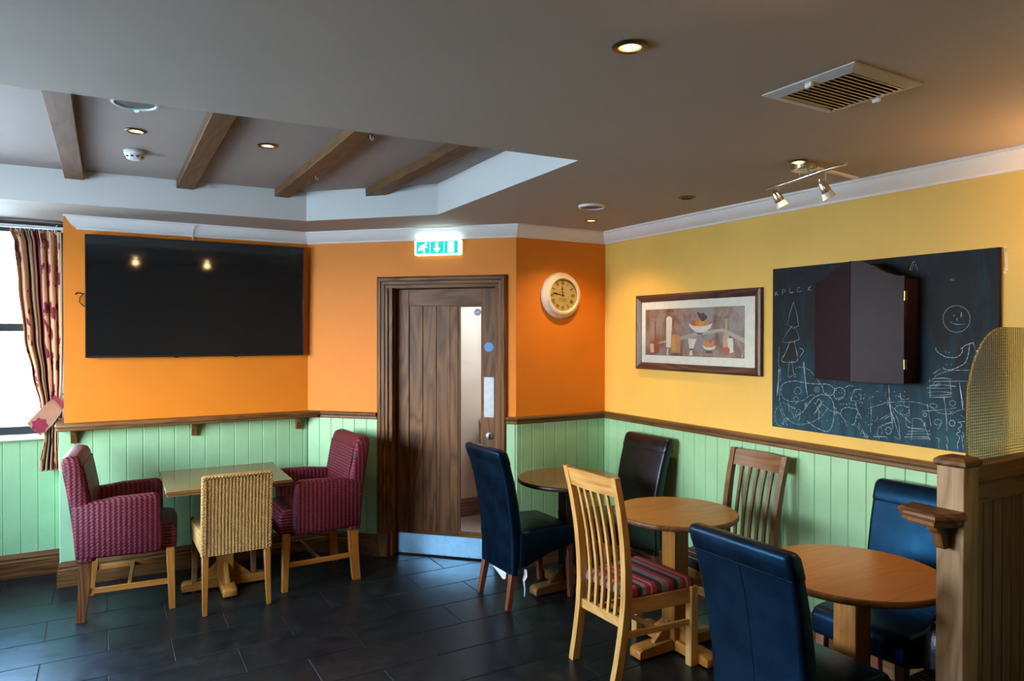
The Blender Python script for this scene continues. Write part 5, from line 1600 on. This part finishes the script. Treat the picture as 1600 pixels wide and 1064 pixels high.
# slat-back chairs
def make_slat(loc, rz, label, group, W, seat, front_mat):
    t = thing('slat_back_chair', label, 'chair', loc, (0, 0, rz), group)
    path = [(-0.238, 0.0), (-0.212, 0.12), (-0.190, 0.26), (-0.178, 0.40), (-0.182, 0.52), (-0.196, 0.66), (-0.220, 0.80), (-0.250, 0.92), (-0.264, 0.968)]
    def xat(z):
        for (xa, za), (xb, zb) in zip(path[:-1], path[1:]):
            if za <= z <= zb:
                return xa + (xb-xa)*(z-za)/(zb-za)
        return path[-1][0]
    yat = lambda z: 0.158 + 0.026*z/0.968
    n = 22
    for s in (-1, 1):
        bm = BM()
        rings = []
        for k in range(n+1):
            z = 0.968*k/n
            # smooth interpolation of the bent post
            x = (xat(max(0, z-0.03)) + xat(z) + xat(min(0.968, z+0.03)))/3
            d = 0.021 if z < 0.45 else 0.021-0.006*(z-0.45)/0.5
            y = s*yat(z)
            rings.append([Vector((x+a*d, y+b*0.016, z)) for a, b in ((-1, -1), (1, -1), (1, 1), (-1, 1))])
        loft(bm, rings)
        obj('leg', bm, W['z'], t, angle=30)
        bm = BM(); box(bm, 0.193, 0.239, s*0.198-0.021, s*0.198+0.021, 0.0, 0.392, 0.003); obj('leg', bm, front_mat['z'], t)
        bm = BM()
        prism(bm, [(-0.165, s*0.160-0.011), (0.20, s*0.198-0.011), (0.20, s*0.198+0.011), (-0.165, s*0.160+0.011)], 0.312, 0.386, 'z', bev=0.002)
        obj('side_rail', bm, W['x'], t)
        bm = BM()
        prism(bm, [(-0.185, s*0.160-0.009), (0.20, s*0.198-0.009), (0.20, s*0.198+0.009), (-0.185, s*0.160+0.009)], 0.203, 0.232, 'z', bev=0.002)
        obj('stretcher', bm, W['x'], t)
    bm = BM(); box(bm, 0.204, 0.228, -0.18, 0.18, 0.312, 0.386, 0.002); obj('front_rail', bm, front_mat['y'], t)
    bm = BM(); box(bm, -0.01, 0.01, -0.178, 0.178, 0.208, 0.228, 0.002); obj('stretcher', bm, W['y'], t)
    bm = BM(); box(bm, -0.196, -0.174, -0.152, 0.152, 0.250, 0.296, 0.002); obj('back_rail', bm, W['y'], t)
    bm = BM()
    rings = []
    for k in range(9):
        y = -0.170 + 0.340*k/8
        bow = 0.016*(1-(y/0.17)**2)
        x0, x1 = xat(0.878)-bow, xat(0.965)-bow
        dz = 0.006*(1-(y/0.17)**2)
        rings.append([Vector((x0-0.010, y, 0.876)), Vector((x0+0.010, y, 0.876)), Vector((x1+0.010, y, 0.962+dz)), Vector((x1-0.010, y, 0.962+dz))])
    loft(bm, rings)
    obj('crest_rail', bm, W['y'], t, angle=30)
    for k in range(5):
        f = (k-2)/2
        bm = BM()
        rings = []
        for q in range(17):
            z = 0.285 + (0.885-0.285)*q/16
            x = (xat(z-0.03)+xat(z)+xat(min(0.968, z+0.03)))/3 - 0.016*(1-(f*0.66)**2)*max(0, (z-0.5)/0.4)
            y = f*(0.098+0.010*(z-0.285)/0.6)
            rings.append([Vector((x+a*0.0065, y+b*0.0085, z)) for a, b in ((-1, -1), (1, -1), (1, 1), (-1, 1))])
        loft(bm, rings)
        obj('slat', bm, W['z'], t, angle=30)
    bm = BM()
    loft(bm, [[Vector((x*sx, y*sy, z)) for x, y in ((-0.168, -0.165), (0.225, -0.205), (0.225, 0.205), (-0.168, 0.165))] for sx, sy, z in ((1, 1, 0.386), (1.02, 1.01, 0.402), (1.0, 1.0, 0.424), (0.93, 0.93, 0.436))])
    bmesh.ops.bevel(bm, geom=[ed for ed in bm.edges], offset=0.006, segments=1, affect='EDGES')
    obj('seat_pad', bm, seat, t, angle=60)
    return t
make_slat((2.262, 2.705, 0), R(1.5), 'pale oak slat-back chair with red and grey striped seat, seen from behind', 'slat-back oak chairs', M['oak_pale'], M['seat_red'], M['oak_pale'])
make_slat((2.900, 2.690, 0), PI+R(-2), 'brown oak slat-back chair with dark striped seat, against the green panelling', 'slat-back oak chairs', M['oak_brown'], M['seat_dark'], M['oak_pale'])

# ------------------------------------------------------------------ tables
def pedestal(t, W, zt, col, foot, brace=True, half=0.048):
    bm = BM(); box(bm, -half, half, -half, half, 0.055, zt, 0.003); obj('column', bm, col['z'] if isinstance(col, dict) else col, t)
    bm = BM(); box(bm, -0.085, 0.085, -0.085, 0.085, zt, zt+0.022, 0.004); obj('top_plate', bm, M['oak_dark']['x'], t)
    for k in range(4):
        a = k*PI/2
        bm = BM()
        prism(bm, [(half-0.01, 0.008), (foot-0.004, 0.008), (foot, 0.012), (foot, 0.046), (foot-0.02, 0.058), (half-0.01, 0.064)], -0.040, 0.040, 'y', bev=0.003)
        ft = obj('foot', bm, W['x'] if isinstance(W, dict) else W, t, (0, 0, 0), (0, 0, a))
        bm = BM(); lathe(bm, [(0.014, 0.0), (0.014, 0.010)], 10, (foot-0.03, 0, 0)); obj('glide', bm, M['black_plastic'], ft)
        if brace:
            bm = BM()
            prism(bm, [(half-0.004, 0.055), (half+0.105, 0.055), (half+0.105, 0.066), (half-0.004, 0.165)], -0.014, 0.014, 'y', bev=0.002)
            obj('brace', bm, W['x'] if isinstance(W, dict) else W, t, (0, 0, 0), (0, 0, a))
    return t

def round_table(loc, r, label, top, edge, W, col, rz=0.0, zt=0.712, th=0.028):
    t = thing('round_table', label, 'table', loc, (0, 0, rz), 'round pedestal tables')
    bm = BM(); lathe(bm, [(r-0.010, zt-th), (r-0.002, zt-th+0.005), (r, zt-th*0.5), (r-0.001, zt-0.005), (r-0.006, zt-0.0008)], 80); obj('edge_band', bm, edge, t, angle=50)
    bm = BM(); lathe(bm, [(r-0.007, zt-0.004), (r-0.0065, zt)], 80); obj('tabletop', bm, top, t)
    pedestal(t, W, zt-th-0.022, col, 0.268)
    return t
t1 = round_table((2.550, 3.668, 0), 0.328, 'dull brown round table with a dark edge, nearest the clock', M['top_dull'], M['dark_edge'], M['oak_brown'], M['dark_edge'])
bm = BM()
lathe(bm, [(0.05, 0.44), (0.068, 0.46), (0.070, 0.49), (0.056, 0.52), (0.052, 0.60), (0.075, 0.64), (0.09, 0.66)], 4, (0, 0, 0)); obj('column_collar', bm, M['dark_edge'], t1, rot=(0, 0, PI/4))
round_table((2.545, 2.695, 0), 0.316, 'golden oak round table between the two slat-back chairs', M['top_mid'], M['oak_brown']['x'], M['oak_leg'], M['oak_leg'])
round_table((2.500, 1.672, 0), 0.332, 'glossy orange-brown round table beside the oak post, nearest the camera', M['top_orange'], M['oak_brown']['x'], M['oak_brown'], M['oak_leg'])

t = thing('square_table', 'glossy square oak table between the two burgundy armchairs', 'table', (0.655, 4.815, 0), (0, 0, R(-1.0)))
bm = BM(); box(bm, -0.360, 0.360, -0.345, 0.345, 0.690, 0.712, 0.004); obj('tabletop', bm, M['top_dull'], t)
bm = BM(); box(bm, -0.352, 0.352, -0.337, 0.337, 0.676, 0.690, 0.003); obj('under_edge', bm, M['oak_brown']['x'], t)
pedestal(t, M['oak_leg'], 0.654, M['oak_leg'], 0.255)

# ------------------------------------------------------------------ oak booth screen on the right
PX0, PX1, PY0, PY1 = 2.410, 2.500, 1.220, 1.308
PYM = (PY0+PY1)/2
t = thing('booth_screen', 'oak boarded booth screen with post and rounded ribbed-glass panel', 'screen', (0, 0, 0))
OB = {a: M['oak_trim'][a] for a in 'xyz'}
bm = BM(); box(bm, PX0, PX1, PY0, PY1, 0, 1.192, 0.003); ps = obj('post', bm, M['post_oak'], t)
bm = BM()
loft(bm, [rrect((PX0+PX1)/2, PYM, hx, hy, 0.001, z, 1) for hx, hy, z in ((0.047, 0.046, 1.188), (0.053, 0.052, 1.196), (0.053, 0.052, 1.208), (0.040, 0.039, 1.219), (0.036, 0.035, 1.219))])
obj('post_cap', bm, M['oak_dark']['x'], ps, angle=20)
SX1 = XY - 0.018
bm = BM(); box(bm, PX1, SX1, PYM-0.036, PYM+0.036, 1.128, 1.190, 0.004); obj('top_rail', bm, OB['x'], t)
bm = BM(); box(bm, PX1+0.034, SX1-0.04, PYM-0.020, PYM+0.020, 1.052, 1.128, 0.002); obj('rail', bm, OB['x'], t)
bm = BM(); box(bm, PX1, PX1+0.036, PYM-0.020, PYM+0.020, 0.0, 1.128, 0.002); obj('stile', bm, OB['z'], t)
bm = BM(); box(bm, SX1-0.04, SX1, PYM-0.020, PYM+0.020, 0.0, 1.128, 0.002); obj('stile', bm, OB['z'], t)
bm = BM(); box(bm, PX1+0.034, SX1-0.04, PYM-0.024, PYM+0.024, 0.0, 0.14, 0.003); obj('bottom_rail', bm, OB['x'], t)
npl = 10
wpl = (SX1-0.04-PX1-0.034)/npl
for k in range(npl):
    a = PX1+0.034+k*wpl; b = a+wpl
    bm = BM()
    prism(bm, [(a, PYM-0.006), (a+0.004, PYM-0.011), (b-0.004, PYM-0.011), (b, PYM-0.006), (b, PYM+0.008), (a, PYM+0.008)], 0.135, 1.056, 'z')
    obj('plank', bm, OB['z'], t, angle=20)
# glass panel with a rounded upper corner
bm = BM()
GX0, GX1, GZ = 2.512, SX1, 1.652
pts = [(GX1, 1.186), (GX1, GZ)]
rx, rz_ = 0.235, 0.270
for q in range(13):
    a = R(90+90*q/12)
    pts.append((GX0+rx+rx*math.cos(a), GZ-rz_+rz_*math.sin(a)))
pts.append((GX0, 1.186))
prism(bm, pts, PYM-0.004, PYM+0.004, 'y')
g = obj('glass_panel', bm, M['reeded'], t, angle=20)
g['label'] = 'yellow-green tinted ribbed glass panel with rounded corner'
# little drinks shelf on the post
bm = BM()
sh = [(PX0+0.001, PY0-0.012), (PX0-0.030, PY0-0.018), (PX0-0.120, PY0+0.026), (PX0-0.106, PY0+0.140), (PX0-0.078, PY0+0.176), (PX0+0.001, PY0+0.182)]
def inset(pts, d):
    cx = sum(p[0] for p in pts)/len(pts); cy = sum(p[1] for p in pts)/len(pts)
    out = []
    for x, y in pts:
        if x > PX0:
            out.append((x, y + (d if y < cy else -d)))
        else:
            L = math.hypot(x-cx, y-cy)
            out.append((x-(x-cx)/L*d, y-(y-cy)/L*d))
    return out
rings = []
for d, z in ((0.022, 1.000), (0.016, 1.006), (0.016, 1.018), (0.004, 1.022), (0.0, 1.030), (0.003, 1.038), (0.014, 1.047)):
    rings.append([Vector((x, y, z)) for x, y in inset(sh, d)])
loft(bm, rings)
sf = obj('drinks_shelf', bm, M['oak_dark']['y'], ps, angle=20)
bm = BM()
prism(bm, [(PX0+0.001, 1.001), (PX0-0.085, 1.001), (PX0-0.080, 0.985), (PX0-0.055, 0.970), (PX0-0.045, 0.940), (PX0-0.036, 0.920), (PX0+0.001, 0.920)], PY0+0.040, PY0+0.074, 'y', bev=0.002)
obj('shelf_bracket', bm, M['oak_dark']['z'], ps)

# ------------------------------------------------------------------ striped stool with a black bag on it, between table and post
t = thing('striped_stool', 'low stool with a grey and blue striped pad under the orange-brown round table', 'stool', (2.685, 1.422, 0), (0, 0, 0))
bm = BM()
loft(bm, [rrect(0, 0, 0.100*s, 0.094*s, 0.025, z, 3) for s, z in ((1, 0.285), (1.02, 0.30), (1.02, 0.325), (0.95, 0.340))])
obj('seat_pad', bm, M['seat_grey'], t, angle=60)
bm = BM(); box(bm, -0.092, 0.092, -0.086, 0.086, 0.240, 0.286, 0.003); obj('frame', bm, M['oak_brown']['x'], t)
for sx in (-1, 1):
    for sy in (-1, 1):
        bm = BM(); bar(bm, (sx*0.075, sy*0.070, 0.245), (sx*0.080, sy*0.075, 0), 0.030, 0.030, 0.024, 0.024, bev=0.003); obj('leg', bm, M['oak_brown']['z'], t)
t = thing('black_bag', 'soft black leather bag with brass clasp standing on the striped stool', 'bag', (2.715, 1.424, 0.3405), (0, 0, 0))
bm = BM()
loft(bm, [rrect(0.004*k, 0, hx, hy, min(hx, hy)*0.8, z, 4) for k, (hx, hy, z) in enumerate(((0.050, 0.076, 0.0), (0.060, 0.084, 0.015), (0.060, 0.085, 0.09), (0.050, 0.080, 0.15), (0.036, 0.068, 0.185), (0.018, 0.045, 0.202)))])
obj('body', bm, M['leather_black'], t, angle=60)
bm = BM(); tube(bm, [(-0.025+0.010*math.cos(a)*0, 0.052*math.cos(a), 0.165+0.085*math.sin(a)) for a in [PI*k/12 for k in range(13)]], 0.005, 8); obj('handle', bm, M['leather_black'], t)
bm = BM(); box(bm, -0.060, -0.052, -0.012, 0.012, 0.095, 0.120, 0.003); obj('clasp', bm, M['brass'], t)

# lobby chair seen through the door glass
t = thing('tub_chair', 'brown leather tub chair in the lobby seen through the door glass', 'chair', (3.04, 5.26, 0.006), (0, 0, R(-60)))
bm = BM()
rings = []
for r, z in ((0.235, 0.30), (0.255, 0.45), (0.275, 0.70), (0.280, 0.80), (0.272, 0.815), (0.245, 0.80), (0.225, 0.45), (0.205, 0.30)):
    rings.append([Vector((r*math.cos(a), r*math.sin(a), z + (0.07*max(0, -math.cos(a)) if z > 0.6 else 0))) for a in [R(75+210*k/24) for k in range(25)]])
vs = [[bm.verts.new(p) for p in rg_] for rg_ in rings]
for q in range(len(vs)):
    a, b = vs[q], vs[(q+1) % len(vs)]
    for k in range(24):
        bm.faces.new((a[k], a[k+1], b[k+1], b[k]))
bm.faces.new([v[0] for v in vs]); bm.faces.new([v[-1] for v in vs][::-1])
obj('tub_back', bm, M['tub'], t, angle=50)
bm = BM(); lathe(bm, [(0.215, 0.28), (0.222, 0.30), (0.220, 0.42), (0.200, 0.45), (0.10, 0.458)], 28); obj('seat', bm, M['tub'], t, angle=50)
for k in range(4):
    a = PI/4+k*PI/2
    bm = BM(); tube(bm, [(0.16*math.cos(a), 0.16*math.sin(a), 0.29), (0.20*math.cos(a), 0.20*math.sin(a), 0.0)], [0.022, 0.014], 8); obj('leg', bm, M['oak_dark']['z'], t)
